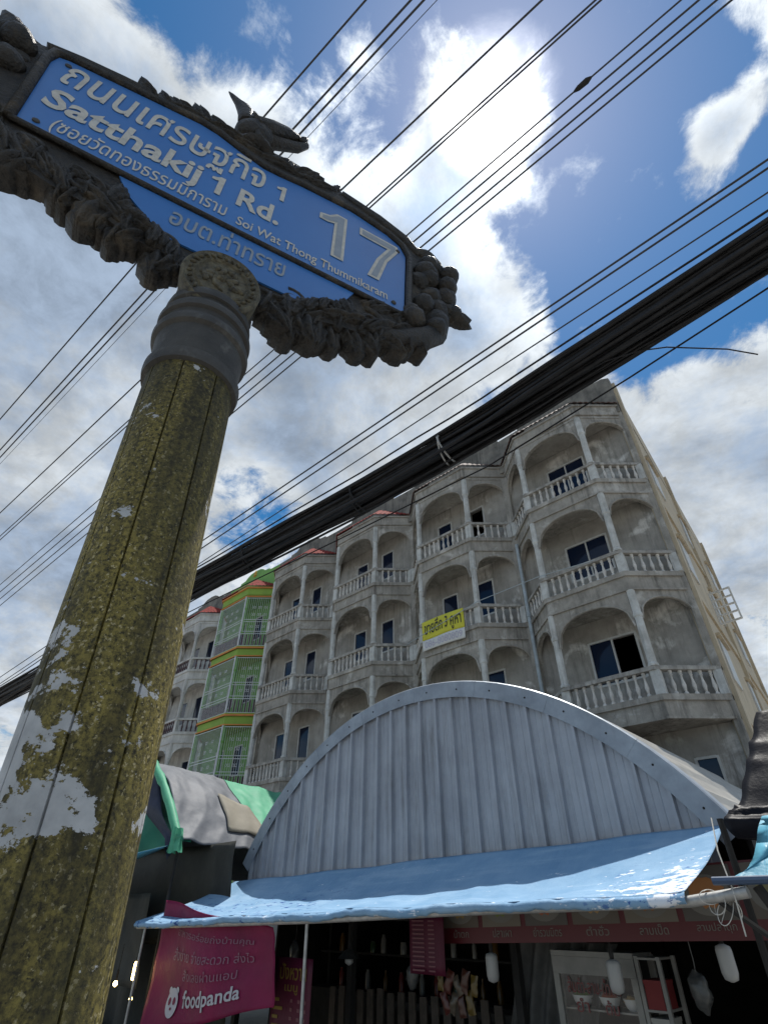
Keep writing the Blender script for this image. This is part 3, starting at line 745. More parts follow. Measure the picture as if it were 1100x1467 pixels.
bn = MB(); bn.grid(lambda a, b: EV + Vector(((0.10 + 0.07 * b + 0.035 * math.sin(a * 44 + b * 5)) * math.cos(a * 6.2832) + 0.05 * b, -0.06 + (0.08 + 0.04 * b + 0.02 * math.sin(a * 44)) * math.sin(a * 6.2832), 0.22 - 0.42 * b + 0.03 * noise.noise(Vector((a * 7, b * 5, 1))))), 48, 14)
bn.build('tied_bundle', GREENT, lt, True, fix=False)
def gab(u, v):
    p = PK.lerp(EV, u) ; q = LF.lerp(EV, u) + Vector((0, 0, 0.02))
    r = p.lerp(q, v); return r + Vector((0, 0.25 + 0.10 * math.sin(u * 9 + v * 3) + 0.05 * noise.noise(r * 2), 0))
MB().grid(gab, 20, 14).build('gable_cloth', tarp('deep_green_tarp', (0.06, 0.32, 0.22), (0.05, 0.26, 0.19), rough=0.6, tr=0.4), lt, True, 0.004, fix=False)
MB().grid(lambda a, b: PK.lerp(EV, lerp(0.05, 0.95, a)) + Vector((-0.55 * b * math.sin(math.pi * min(1, a * 1.2 + .1)), -0.02 + 0.08 * math.sin(b * 4 + a * 7), -0.1 - 0.30 * b)), 16, 6).build('edge_flap', tarp('navy_tarp', (0.03, 0.035, 0.07), (0.02, 0.025, 0.05), rough=0.6, tr=0.05), lt, True, 0.004, fix=False)
MB().grid(lambda a, b: Vector((lerp(-16.5, -11.4, a), lerp(5.2, 6.15, b) , CH + lerp(0.35, 1.05, a) - 0.22 + 0.25 * b)), 12, 4).build('lower_awning', CYANT, lt, True, 0.004, fix=False)
def curtain(x0, x1, y0, y1, z0, z1, seed, amp=0.06, n=24, freq=7.0):
    def fn(a, b):
        p = Vector((lerp(x0, x1, a), lerp(y0, y1, a), lerp(z0, z1, b)))
        return p + Vector((0, amp * math.sin(a * freq * (1 + 0.15 * math.sin(seed)) + seed + 0.8 * b) + amp * 0.6 * noise.noise(Vector((a * 6 + seed, b * 3, seed))), 0))
    return MB().grid(fn, n, 12)
curtain(-15.5, -10.3, 6.6, 6.9, 1.6, CH + 1.12, 1.3, 0.12).build('side_curtain', DARKT, lt, True, 0.004, fix=False)
curtain(-19.5, -11.2, 7.4, 7.6, 0.0, CH + 0.5, 2.6, 0.14, 60, 22).build('shade_backdrop', DARKT, lt, True, 0.004, fix=False)  # added dark sheet standing in for the stall's deep shade, hides bright ground
curtain(-15.5, -11.9, 6.1, 6.3, 1.0, CH + 0.3, 2.6, 0.12).build('lower_curtain', DARKT, lt, True, 0.004, fix=False)
for x in (-11.42, -15.1): MB().tube([(x, 6.25, 0), (x, 6.25, CH + 1.1)], 0.03, 8).build('pole', DARKWOOD, lt)

# beige tent top behind the grey tarpaulins
bt = thing('rear_tent', (-15.5, 11.0, 0), 'pale beige tent roof between the green tarpaulin and the arched shed', 'tent')
MB().grid(lambda a, b: Vector((lerp(-17.0, -12.4, a), lerp(10.2, 11.3, b), CH + 2.05 + 0.95 * b * (1 - 0.35 * (2 * a - 1) ** 2) + 0.04 * math.sin(a * 17))), 16, 8).build('tent_roof', BEIGET, bt, True, 0.01, fix=False)
for x in (-16.9, -12.5): MB().tube([(x, 10.3, 0), (x, 10.3, CH + 2.1)], 0.03, 8).build('pole', PIPE, bt)

# stall on the right: black tarp roof and a cyan awning
bk = thing('black_tarp_stall', (0.4, 6.8, 0), 'stall under a crumpled black tarpaulin at the right edge', 'stall')
def blk(a, b):
    x = lerp(-1.42, 3.0, a) + 0.36 * b * (1 - a); y = lerp(6.35, 7.0, b)
    cr = noise.noise(Vector((a * 6 + b * 2, b * 3 - a, 0.2)))
    return Vector((x + 0.03 * noise.noise(Vector((b * 5, 1, 0))), y, CH + lerp(0.78, 1.75, b) + 0.06 * math.sin(a * 5) * b + 0.10 * (0.4 - abs(cr))))
MB().grid(blk, 60, 40).build('black_tarpaulin', BLACKT, bk, True, 0.006, fix=False)
def blv(a, b):
    p = blk(a, 0); f_ = 0.5 - abs(noise.noise(Vector((a * 11 + b * 3, b * 2.5, 2))))
    return p + Vector((-0.10 * math.sin(b * 2.4) * (1 - a) ** 8, -0.16 * math.sin(b * 3.0) - 0.12 * f_, -0.26 * b + 0.03 * f_))
MB().grid(blv, 90, 16).build('hanging_fold', BLACKT, bk, True, 0.004, fix=False)
def cyn(a, b):
    x = lerp(-1.55, 2.6, a); cut = 0.16 * math.cos(b * math.pi) 
    return Vector((x + (0.30 * math.sin(math.pi * b * 0.55) if a < 0.02 else 0) + 0.25 * b * (1 - a) , lerp(5.75, 6.15, b), CH + lerp(0.24, 0.72, b) - 0.05 * math.sin(math.pi * b) + 0.03 * noise.noise(Vector((a * 14, b * 5, 8)))))
MB().grid(cyn, 40, 14).build('cyan_awning', CYANT, bk, True, 0.004, fix=False)
MB().tube([(-1.65, 5.75, CH + 0.235), (2.7, 5.75, CH + 0.24)], 0.03, 8).build('awning_pipe', plain('dark_blue_pipe', (0.03, 0.06, 0.12), 0.5), bk)
MB().tube([(-1.36, 5.85, CH + 0.2), (-0.9, 5.95, CH - 0.9), (-0.5, 6.0, 0)], 0.04, 8).build('leaning_pole', DARKWOOD, bk)
for x, y in ((-1.62, 6.45), (2.9, 6.4)): MB().tube([(x, y, 0), (x, y, CH + 0.75)], 0.03, 8).build('pole', DARKWOOD, bk)
hr = MB().tube([(-1.60, 6.1, CH + 0.72), (-1.58, 5.9, CH + 0.45), (-1.52, 5.75, CH + 0.16), (-1.53, 5.74, CH - 0.12)], 0.006, 5).build('hanging_rope', ROPE)
tag(hr, 'pale rope hanging down beside the right end of the blue awning', 'rope')

# ------------------------------------------------------------------ inside the market
LAMPW = plain('frosted_white_lamp', (0.36, 0.36, 0.35), 0.4)
def pendant(x, y, z, label, shade=False):
    t = thing('pendant_lamp', (x, y, z), label, 'lamp', 'lamps hanging in the market')
    MB().tube([(x, y, z + 0.22), (x, y, CH + 0.28)], 0.008, 5).build('cord', DARKWOOD, t)
    MB().lathe((x, y, z), [(0.022, 0.13), (0.026, 0.19), (0.02, 0.23)], 10).build('socket', DARKWOOD, t)
    if shade: MB().lathe((x, y, z), [(0.17, 0.03), (0.10, 0.10), (0.04, 0.14)], 14, cap=False).build('lamp_shade', DARKWOOD, t, True)
    r = 0.075 if not shade else 0.06
    MB().lathe((x, y, z), [(0.01, -0.16), (r * .8, -0.14), (r, -0.09), (r, 0.08), (r * .9, 0.11), (0.02, 0.13)] if not shade else [(0.01, -0.05), (r, -0.02), (r, 0.02), (0.02, 0.06)], 14).build('bulb', LAMPW, t, True)
pendant(-4.888, 7.2, CH - 0.50, 'white cylinder lamp hanging left of the glass cabinet')
pendant(-3.30, 7.15, CH - 0.50, 'white cylinder lamp hanging in front of the glass cabinet')
pendant(-2.161, 7.2, CH - 0.34, 'white cylinder lamp hanging right of the glass cabinet')
pendant(-7.427, 7.2, CH - 0.56, 'dark shaded lamp hanging in the dark middle of the stall', True)
LIT = plain('lit_bulb', (1, 0.9, 0.6), 0.4, 0, (1.0, 0.72, 0.25), 14.0)
for i, (x, y, z, s, lab) in enumerate([(-11.395, 5.9, 1.289, 0.055, 'long yellow lit bulb just left of the magenta banner'), (-12.0, 5.9, 1.09, 0.04, 'round lit bulb nearest the sign pole'), (-11.33, 5.9, 0.94, 0.03, 'small lit bulb low beside the magenta banner')]):
    t = thing('lit_bulb', (x, y, z), lab, 'lamp', 'lit bulbs at the left stall')
    MB().lathe((x, y, z), [(0.01, -0.12), (s * .6, -0.11), (s * .62, 0.10), (0.02, 0.13)] if i == 0 else [(0.005, -s), (s * .8, -s * .5), (s, 0), (s * .7, s * .6), (0.015, s * 1.2)], 10).build('bulb', LIT, t, True)
    MB().lathe((x, y, z), [(0.02, 0.10 if i == 0 else s), (0.02, 0.18), (0.006, 0.2), (0.006, 0.55)], 6).build('cord', DARKWOOD, t)

# food signboard
SIGNR = plain('red_sign_print', (0.085, 0.006, 0.010), 0.5); CREAMP = plain('cream_print', (0.15, 0.14, 0.12), 0.5)
fs = thing('food_signboard', (-3.5, 7.0, 1.9), 'long red food signboard with plate pictures under the blue awning', 'sign')
def fsf(x, z, off=0.0): return Vector((-5.50 + x, 7.0 - off, 1.80 + x * 0.034 + z))
mb = MB(); mb.add([fsf(a, z, o_) for o_ in (0, -0.03) for a, z in ((0, 0), (5.0, 0), (5.0, 0.62), (0, 0.62))], [(0, 1, 2, 3), (7, 6, 5, 4), (0, 4, 5, 1), (1, 5, 6, 2), (2, 6, 7, 3), (3, 7, 4, 0)]); mb.build('board', SIGNR, fs)
FOOD = [(0.30, 0.20, 0.06), (0.16, 0.20, 0.05), (0.35, 0.10, 0.04), (0.42, 0.26, 0.10), (0.25, 0.12, 0.05), (0.38, 0.16, 0.05), (0.20, 0.18, 0.08), (0.35, 0.25, 0.05)]
WORDS = ['น้ำตก', 'ปลาเผา', 'ยำรวมมิตร', 'ตำซั่ว', 'ลาบเป็ด', 'ลาบปลาดุก', 'ต้มแซ่บ', 'เสือร้องไห้']
for i, wd_ in enumerate(WORDS):
    x0 = 0.05 + i * 0.615
    pc = MB(); pc.add([fsf(a, z, 0.006) for a, z in ((x0, 0.155), (x0 + 0.55, 0.155), (x0 + 0.55, 0.60), (x0, 0.60))], [(0, 1, 2, 3)]); pic = pc.build('picture', plain('picture_ground_%d' % (i % 3), [(0.10, 0.08, 0.06), (0.14, 0.12, 0.09), (0.08, 0.07, 0.06)][i % 3], 0.5), fs)
    d1 = MB(); N = 24; c = (x0 + 0.275, 0.36)
    d1.add([fsf(c[0] + 0.23 * math.cos(6.2832 * a / N), c[1] + 0.17 * math.sin(6.2832 * a / N), 0.010) for a in range(N)], [tuple(range(N))]); d1.build('plate', CREAMP, pic)
    d2 = MB(); d2.add([fsf(c[0] + (0.17 + 0.02 * math.sin(a * 2.7 + i)) * math.cos(6.2832 * a / N), c[1] + 0.02 + (0.125 + 0.02 * math.sin(a * 3.1)) * math.sin(6.2832 * a / N), 0.014) for a in range(N)], [tuple(range(N))]); d2.build('food', plain('food_%d' % i, FOOD[i], 0.6), pic)
    ws = 0.034 * len(wd_) + 0.06
    lettering(wd_, lambda x, z, q=x0 + 0.275 - ws / 2: fsf(q + x, 0.055 + z, 0.008), ws, 0.085, CREAMP, fs)

# hanging menus
YINK = plain('yellow_print', (0.17, 0.11, 0.015), 0.6); PINK2 = plain('pale_pink_print', (0.14, 0.045, 0.055), 0.6)
mn = thing('price_menu', (-7.6, 6.3, 1.2), 'tall magenta price menu with yellow heading beside the thin pole', 'menu')
def mnf(x, z, off=0.0): return Vector((-8.04 + x, 6.3 - off + 0.02 * math.sin(x * 4), 0.2 + z))
MB().grid(lambda a, b: mnf(a * 0.84, b * 1.40), 8, 8).build('sheet', MENUT, mn, True, 0.004, fix=False)
lettering('ปังหวาน', lambda x, z: mnf(0.14 + x, 1.16 + z, 0.012), 0.58, 0.18, YINK, mn, 0.01)
lettering('เมนู', lambda x, z: mnf(0.26 + x, 1.01 + z, 0.012), 0.28, 0.10, YINK, mn, 0.01)
rnd = random.Random(8); lm = MB(); lp = MB()
for r_ in range(11):
    z = 0.93 - r_ * 0.088
    for x, w in ((0.05, rnd.uniform(.10, .2)), (0.40, 0.05), (0.56, 0.06), (0.70, 0.05)):
        (lm if x < 0.2 else lp).add([mnf(a, b, 0.010) for a, b in ((x, z), (x + w, z), (x + w, z + 0.035), (x, z + 0.035))], [(0, 1, 2, 3)])
for m_, mt in ((lm, YINK), (lp, PINK2)):
    q = m_.build('printed_lines', mt, mn, fix=False)
mn2 = thing('order_menu', (-5.5, 6.8, 1.7), 'smaller dark red menu sheet hanging left of the food signboard', 'menu')
MB().grid(lambda a, b: Vector((-5.86 + a * 0.58, 6.78 + 0.015 * math.sin(a * 5), 1.50 + b * 0.62)), 6, 6).build('sheet', MENUT, mn2, True, 0.004, fix=False)
lp = MB()
for r_ in range(12):
    for x, w in ((0.05, 0.20), (0.32, 0.10), (0.46, 0.07)):
        z = 1.53 + r_ * 0.045; lp.add([Vector((-5.86 + a, 6.768, b)) for a, b in ((x, z), (x + w, z), (x + w, z + 0.016), (x, z + 0.016))], [(0, 1, 2, 3)])
lp.build('printed_lines', PINK2, mn2, fix=False)

# glass food cabinet
CAB = paint('cream_cabinet_metal', (0.26, 0.25, 0.225), (0.18, 0.175, 0.16), 3, 0.5)
cb = thing('glass_food_cabinet', (-3.6, 7.5, 0), 'cream framed glass food cabinet with red outlined lettering', 'cabinet')
cx0, cx1, cy0, cy1, cz0, cz1 = -4.20, -3.20, 7.45, 8.0, 0.95, 1.72
for nm, b in (('top_panel', (cx0, cx1, cy0, cy1, cz1, cz1 + 0.05)), ('header', (cx0 + .002, cx1 - .002, cy0, cy0 + 0.03, cz1 - 0.16, cz1 - 0.002)), ('base', (cx0, cx1, cy0, cy1, 0.0, cz0 - 0.002)), ('frame_post', (cx0, cx0 + 0.07, cy0 + .002, cy0 + 0.06, cz0, cz1 - .162)), ('frame_post', (cx1 - 0.07, cx1, cy0 + .002, cy0 + 0.06, cz0, cz1 - .162)), ('frame_post', (cx0, cx0 + 0.05, cy1 - 0.05, cy1, cz0, cz1 - .002)), ('frame_post', (cx1 - 0.05, cx1, cy1 - 0.05, cy1, cz0, cz1 - .002)), ('back_panel', (cx0 + .052, cx1 - .052, cy1 - 0.03, cy1 - 0.01, cz0, cz1 - .004)), ('shelf', (cx0 + .06, cx1 - .06, cy0 + 0.08, cy1 - .06, 1.25, 1.265))):
    MB().box(*b).build(nm, DARKWOOD if nm == 'back_panel' else CAB, cb)
m, t, b_ = nodes('clear_glass'); k = NT(t); gl = k.n('ShaderNodeBsdfGlossy'); gl.inputs['Roughness'].default_value = 0.03
tp = k.n('ShaderNodeBsdfTransparent'); mxg = k.n('ShaderNodeMixShader'); mxg.inputs[0].default_value = 0.03
k.l(tp.outputs[0], mxg.inputs[1]); k.l(gl.outputs[0], mxg.inputs[2]); k.l(mxg.outputs[0], t.nodes['Material Output'].inputs[0]); CLEAR = m
gp = MB().box(cx0 + 0.07, cx1 - 0.07, cy0 + 0.02, cy0 + 0.026, cz0, cz1 - 0.16).build('glass_pane', CLEAR, cb)
REDO = plain('red_print', (0.16, 0.015, 0.015), 0.5)
for bd, mt in ((0.035, CREAMP), (0.0, REDO)):
    of = 0.012 if bd else 0.016
    lettering('ส้มตำ-ลาบ-น้ำตก', lambda x, z, of=of: Vector((cx0 + 0.16 + x, cy0 + 0.02 - of, 1.40 + z)), 0.62, 0.14, mt, gp, bd)
    lettering('ยำ', lambda x, z, of=of: Vector((cx0 + 0.24 + x, cy0 + 0.02 - of, 1.24 + z)), 0.15, 0.12, mt, gp, bd)
    lettering('ต้ม', lambda x, z, of=of: Vector((cx0 + 0.58 + x, cy0 + 0.02 - of, 1.24 + z)), 0.15, 0.12, mt, gp, bd)
def bowl(x, y, z, r, col, lab):
    t = thing('food_bowl', (x, y, z), lab, 'bowl', 'bowls in the glass cabinet')
    MB().lathe((x, y, z), [(r * .5, 0), (r * .8, .04), (r, .10), (r * .95, .10), (r * .7, .04)], 14).build('bowl', INKW, t, True, angle=50)
    MB().blob((x, y, z + 0.085), r * .85, r * .85, 0.05, rough=0.5, seed=x).build('food', col, t, True)
bowl(-4.0, 7.7, 1.266, 0.12, plain('food_green', (0.10, 0.16, 0.03), .7), 'white bowl of green salad at the left of the cabinet shelf')
bowl(-3.68, 7.72, 1.266, 0.12, plain('food_red', (0.30, 0.06, 0.02), .7), 'white bowl of red food in the middle of the cabinet shelf')
bowl(-3.4, 7.7, 1.266, 0.11, plain('food_tan', (0.36, 0.24, 0.10), .7), 'white bowl of tan food at the right of the cabinet shelf')
# narrow side cabinet with stacked boxes
sc_ = thing('side_rack', (-3.05, 7.5, 0), 'narrow cream rack with stacked boxes beside the glass cabinet', 'rack')
for x in (-3.17, -2.93):
    for y in (7.47, 7.9): MB().box(x - .02, x + .02, y - .02, y + .02, 0, 1.75).build('upright', CAB, sc_)
for z in (0.6, 1.0, 1.30, 1.72): MB().box(-3.15, -2.95, 7.45, 7.92, z, z + 0.02).build('shelf', CAB, sc_)
for i, (z, c, lab) in enumerate(((1.32, (0.16, 0.015, 0.015), 'red box on the upper shelf of the narrow rack'), (1.02, (0.30, 0.29, 0.26), 'white box on the middle shelf of the narrow rack'), (0.62, (0.55, 0.5, 0.4), 'tan box on the lowest shelf of the narrow rack'))):
    bx = MB(); bx.box(-3.14, -2.96, 7.46, 7.8, z, z + 0.2); bx.box(-3.145, -2.955, 7.455, 7.805, z + 0.2, z + 0.235); tag(bx.build('stored_box', plain('box_card_%d' % i, c, 0.7)), lab, 'box')

# grey drape, slatted fence, bags of snacks, back shelves
dr = MB()
def drp(a, b): return Vector((lerp(-4.75, -3.95, a) - 0.5 * (1 - b) * (1 - a) + 0.5 * b * b * a, 7.7 + 0.05 * math.sin(a * 34 + b * 4), lerp(0.5, 1.84, b)))
dr.grid(drp, 60, 12); tag(dr.build('grey_drape', paint('grey_drape_cloth', (0.10, 0.10, 0.095), (0.06, 0.06, 0.058), 4, 0.8), None, True, fix=False), 'grey pleated drape gathered behind the glass cabinet', 'curtain')
fn = thing('slat_fence', (-7, 8.2, 0), 'low dark slatted fence across the back of the stall', 'fence')
for i in range(16):
    x = -8.9 + i * 0.22; MB().box(x, x + 0.13, 8.2, 8.23, 0.1, 1.12 + 0.02 * (i % 3)).build('slat', paint('brown_slat_wood', (0.10, 0.08, 0.065), (0.06, 0.05, 0.04), 6, .8), fn)
for z in (0.3, 0.95): MB().box(-9.0, -5.3, 8.235, 8.275, z, z + 0.08).build('fence_rail', DARKWOOD, fn)
SN = [plain('snack_%d' % i, c, 0.3) for i, c in enumerate(((0.10, 0.065, 0.012), (0.075, 0.018, 0.012), (0.08, 0.062, 0.042), (0.06, 0.022, 0.014)))]
rnd = random.Random(3)
for i in range(9):
    x = -5.62 + (i % 5) * 0.13 + rnd.uniform(-.02, .02); z = 1.42 - 0.2 * (i // 5) + rnd.uniform(-.03, .03); y = 7.1 + 0.05 * (i // 5)
    p = MB()
    def bag(a, b, x=x, y=y, z=z, i=i):
        w = 0.058 * (1 - 0.10 * math.sin(math.pi * b)); ang = a * 2 * math.pi; tl = 0.5 * math.sin(i * 2.3)
        q = Vector((w * math.cos(ang), 0.030 * math.sin(math.pi * b) ** 0.6 * math.sin(ang), -0.11 + 0.22 * b)) * (0.85 + 0.25 * math.sin(i * 1.7) ** 2)
        q += 0.012 * noise.noise_vector(Vector((a * 5, b * 6, i)))
        return Vector((x + q.x * math.cos(tl) + q.z * math.sin(tl), y + q.y, z + q.z * math.cos(tl) - q.x * math.sin(tl)))
    p.grid(bag, 16, 10); col = SN[i % 4]
    tag(p.build('snack_bag', col, None, True, fix=False), ['yellow', 'red', 'tan', 'dark red'][i % 4] + ' snack bag, number %s from the left in the %s hanging row' % (['one', 'two', 'three', 'four', 'five'][i % 5], 'upper' if i < 5 else 'lower'), 'snack bag', 'snack bags hanging under the signboard')

ct = thing('back_counter', (-7.2, 8.9, 0), 'dark counter at the back of the stall carrying jars and bottles', 'counter')
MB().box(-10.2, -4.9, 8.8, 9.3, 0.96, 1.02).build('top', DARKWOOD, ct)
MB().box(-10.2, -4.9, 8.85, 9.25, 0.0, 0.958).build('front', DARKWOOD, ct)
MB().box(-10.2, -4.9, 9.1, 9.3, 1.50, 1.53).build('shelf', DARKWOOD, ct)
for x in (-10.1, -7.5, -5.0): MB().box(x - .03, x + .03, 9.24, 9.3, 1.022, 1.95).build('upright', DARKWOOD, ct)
BOT = [MB().lathe((0, 0, 0), pr, 10).mesh('bottle', DARKWOOD, smooth=True, angle=50) for pr in ([(.04, 0), (.042, .16), (.015, .22), (.015, .28)], [(.06, 0), (.062, .12), (.05, .14), (.052, .17)], [(.05, 0), (.05, .20), (.03, .24), (.03, .27)])]
BCOL = [('dark green', (.02, .05, .02)), ('amber', (.14, .07, .015)), ('pale', (.22, .21, .19)), ('red capped', (.16, .02, .015))]
NUM = ['first', 'second', 'third', 'fourth', 'fifth', 'sixth', 'seventh', 'eighth', 'ninth', 'tenth', 'eleventh', 'twelfth']
rnd = random.Random(17)
for row, z in ((0, 1.021), (1, 1.531)):
    for i in range(12):
        me = BOT[rnd.randrange(3)].copy(); c_ = BCOL[rnd.randrange(4)]; me.materials[0] = plain('bottle_' + c_[0].replace(' ', '_'), c_[1], 0.25)
        tag(link_mesh('bottle', me, None, (-9.7 + i * 0.40 + rnd.uniform(-.08, .08), 9.18, z)), '%s bottle, %s from the left on the back %s' % (c_[0], NUM[i], 'shelf' if row else 'counter'), 'bottle', 'bottles at the back of the stall')
PLA = paint('clear_plastic_bag', (0.09, 0.09, 0.085), (0.05, 0.05, 0.048), 9, 0.25)
for i, (x, z, lab) in enumerate(((-6.35, 1.55, 'crumpled plastic bag hanging left of the snack bags'), (-2.55, 1.62, 'crumpled plastic bag hanging right of the narrow rack'), (-8.95, 1.70, 'crumpled plastic bag hanging beside the magenta banner'))):
    t = thing('plastic_bag', (x, 7.4, z), lab, 'bag', 'plastic bags hanging in the market')
    MB().blob((x, 7.4, z - .12), .10, .07, .15, nu=16, nv=12, rough=.35, seed=i * 3.1).build('bag', PLA, t, True)
    MB().tube([(x, 7.4, z), (x + .01, 7.4, z + .12), (x, 7.4, CH + .25)], .006, 4).build('handle', PLA, t)

# ------------------------------------------------------------------ magenta delivery banner
pb = thing('delivery_banner', (-9.4, 5.95, 1.4), 'magenta cloth delivery banner with white panda head and lettering', 'banner')
BX = [(-11.05, 2.28), (-7.72, 1.93), (-7.58, 1.10), (-10.95, 0.52)]      # corners (x, z) clockwise from top left
def pbf(a, b, off=0.0):
    x = lerp(lerp(BX[3][0], BX[0][0], b), lerp(BX[2][0], BX[1][0], b), a); z = lerp(lerp(BX[3][1], BX[2][1], a), lerp(BX[0][1], BX[1][1], a), b)
    y = 5.95 + 0.10 * math.sin(a * 7.5 + b * 1.5) * (1 - a * 0.6) + 0.05 * noise.noise(Vector((a * 5, b * 4, 0.5)))
    return Vector((x, y - off, z + 0.02 * math.sin(a * 9)))
MB().grid(pbf, 50, 24).build('cloth', PINKT, pb, True, 0.003, fix=False)
WINK = plain('white_print', (0.40, 0.39, 0.42), 0.6); WINK2 = plain('faded_pink_print', (0.20, 0.085, 0.13), 0.6)
def place(a0, a1, b0, b1, off=0.02): return lambda x, z: pbf(lerp(a0, a1, x), lerp(b0, b1, z), off)
lettering('อาหารอร่อยถึงบ้านคุณ', place(0.20, 0.86, 0.70, 0.80), 1, 1, WINK2, pb)
lettering('สั่งง่าย จ่ายสะดวก ส่งไว', place(0.20, 0.86, 0.52, 0.63), 1, 1, WINK2, pb)
lettering('สั่งเลยผ่านแอป', place(0.32, 0.76, 0.36, 0.46), 1, 1, WINK2, pb)
lettering('foodpanda', place(0.34, 0.80, 0.10, 0.29), 1, 1, WINK, pb, 0.018)
def disc(a, b, ra, rb, off, mat, nm, par):
    N = 28; q = MB(); q.add([pbf(a, b, off)] + [pbf(a + ra * math.cos(6.2832 * i / N), b + rb * math.sin(6.2832 * i / N), off) for i in range(N)], [(0, 1 + i, 1 + (i + 1) % N) for i in range(N)]); return q.build(nm, mat, par, fix=False)
pa, pbb = 0.24, 0.19
for sx_ in (-1, 1): disc(pa + sx_ * 0.036, pbb + 0.095, 0.016, 0.028, 0.018, WINK, 'ear', pb)
disc(pa, pbb, 0.056, 0.115, 0.022, WINK, 'panda_face', pb)
for sx_ in (-1, 1):
    disc(pa + sx_ * 0.022, pbb + 0.012, 0.014, 0.030, 0.026, PINKT, 'eye_patch', pb)
disc(pa, pbb - 0.045, 0.009, 0.012, 0.026, PINKT, 'nose', pb)

# ------------------------------------------------------------------ overhead lines
WIRES = [((-1.14, .80, 11.1), (-12.19, .06, 11.1), .016, 'leftmost of the thin overhead wires crossing above the sign'), ((-.74, 1.18, 11.1), (-13.33, .40, 11.1), .018, 'second overhead wire from the left, passing behind the bird'),
         ((-.61, 1.29, 11.1), (-13.61, .49, 11.1), .018, 'third overhead wire from the left, close beside the second'), ((-.50, 1.40, 11.1), (-13.89, .57, 11.1), .006, 'very thin overhead wire beside the third from the left'),
         ((.41, 2.08, 10.3), (-14.73, 1.15, 10.3), .016, 'single overhead wire just left of the sun'), ((.84, 2.43, 10.1), (-15.5, 1.47, 10.1), .014, 'left wire of the close pair crossing the sun'),
         ((.87, 2.47, 10.1), (-15.69, 1.53, 10.1), .014, 'right wire of the close pair crossing the sun'), ((1.37, 2.76, 9.3), (-16.59, 2.12, 9.3), .012, 'first of four parallel wires right of the sun, with a splice'),
         ((1.49, 2.88, 9.3), (-17.04, 2.26, 9.3), .014, 'second of the four parallel wires right of the sun'), ((1.62, 3.0, 9.3), (-17.5, 2.40, 9.3), .014, 'third of the four parallel wires right of the sun'),
         ((1.73, 3.1, 9.3), (-17.98, 2.54, 9.3), .014, 'fourth, rightmost of the four parallel wires right of the sun'),
         ((1.25, 3.74, 7.6), (-8.04, 3.62, 7.6), .015, 'upper of the three wires just above the black cable bundle'), ((1.21, 3.75, 7.5), (-8.10, 3.68, 7.5), .015, 'middle of the three wires just above the black cable bundle'),
         ((1.11, 3.83, 7.3), (-8.33, 3.80, 7.3), .011, 'lowest of the three wires just above the black cable bundle')]
for i, (a, b, r, lab) in enumerate(WIRES):
    a, b = Vector(a), Vector(b); d = (b - a).normalized(); L = (b - a).length
    pts = [a + d * lerp(-9, L + 26, t) for t in [k_ / 24 for k_ in range(25)]]
    ww = MB().tube(pts, r * 0.78, 6).build('overhead_wire', WIRE, None, True)
    tag(ww, lab, 'wire', 'overhead wires above the street')
    if i == 7:
        c = a + d * 1.02; MB().tube([c - d * 0.10, c - d * 0.05, c + d * 0.05, c + d * 0.10], [0.012, 0.035, 0.03, 0.012], 8).build('splice', DARKWOOD, ww)
rnd = random.Random(12)
cbun = thing('cable_bundle', (-4, 3.4, 6.1), 'thick black bundle of telephone cables slung across the street front', 'cables')
AX = [Vector(p) for p in ((8.0, 3.2, 6.1), (.76, 3.37, 6.1), (-1.8, 3.46, 6.1), (-3.61, 3.42, 6.1), (-6.59, 3.25, 6.1), (-15.19, 2.99, 6.1), (-30, 2.6, 6.1))]
def axis(s):
    k_ = min(int(s), len(AX) - 2); t = s - k_
    p0, p1, p2, p3 = AX[max(k_ - 1, 0)], AX[k_], AX[k_ + 1], AX[min(k_ + 2, len(AX) - 1)]
    return 0.5 * ((2 * p1) + (p2 - p0) * t + (2 * p0 - 5 * p1 + 4 * p2 - p3) * t * t + (3 * p1 - p0 - 3 * p2 + p3) * t ** 3)
AXX = [lerp(8.0, -30.0, i / 90) for i in range(91)]
def axis_x(x):
    for k_ in range(len(AX) - 1):
        if AX[k_].x >= x >= AX[k_ + 1].x:
            t = (AX[k_].x - x) / (AX[k_].x - AX[k_ + 1].x); t2 = t * t * (3 - 2 * t) * 0.3 + t * 0.7
            return AX[k_].lerp(AX[k_ + 1], t)
    return AX[-1]
for i in range(72):
    q = rnd.uniform(0, 6.283); rr = math.sqrt(rnd.random()); oy, oz = 0.185 * rr * math.cos(q), 0.13 * rr * math.sin(q)
    oy, oz = oy * 0.80 + oz * 0.35, oz * 0.95 - oy * 0.35
    sag = rnd.uniform(0, 1) ** 4 * 0.12
    if i % 8 == 0: oy, oz, sag = oy * 1.15 + 0.02, oz * 1.15 - 0.02, rnd.uniform(0.04, 0.14)
    if i % 11 == 0: oy, oz = oy - 0.10, oz + 0.10
    rad = rnd.choice((0.010, 0.012, 0.015, 0.018, 0.022)); sd_ = rnd.uniform(0, 50)
    pts = []
    for x in AXX:
        p = axis_x(x)
        w = Vector((0, 0.035 * noise.noise(Vector((x * 0.45 + sd_, 1, 0))) + 0.012 * noise.noise(Vector((x * 1.6 + sd_, 3, 0))), 0.035 * noise.noise(Vector((x * 0.45 + sd_, 5, 0)))))
        pts.append(p + Vector((0, oy, oz - sag * math.sin((x + 4) * 0.35 + sd_) ** 2)) + w)
    MB().tube(pts, rad, 5).build('cable', CABLE, cbun, True, fix=False)
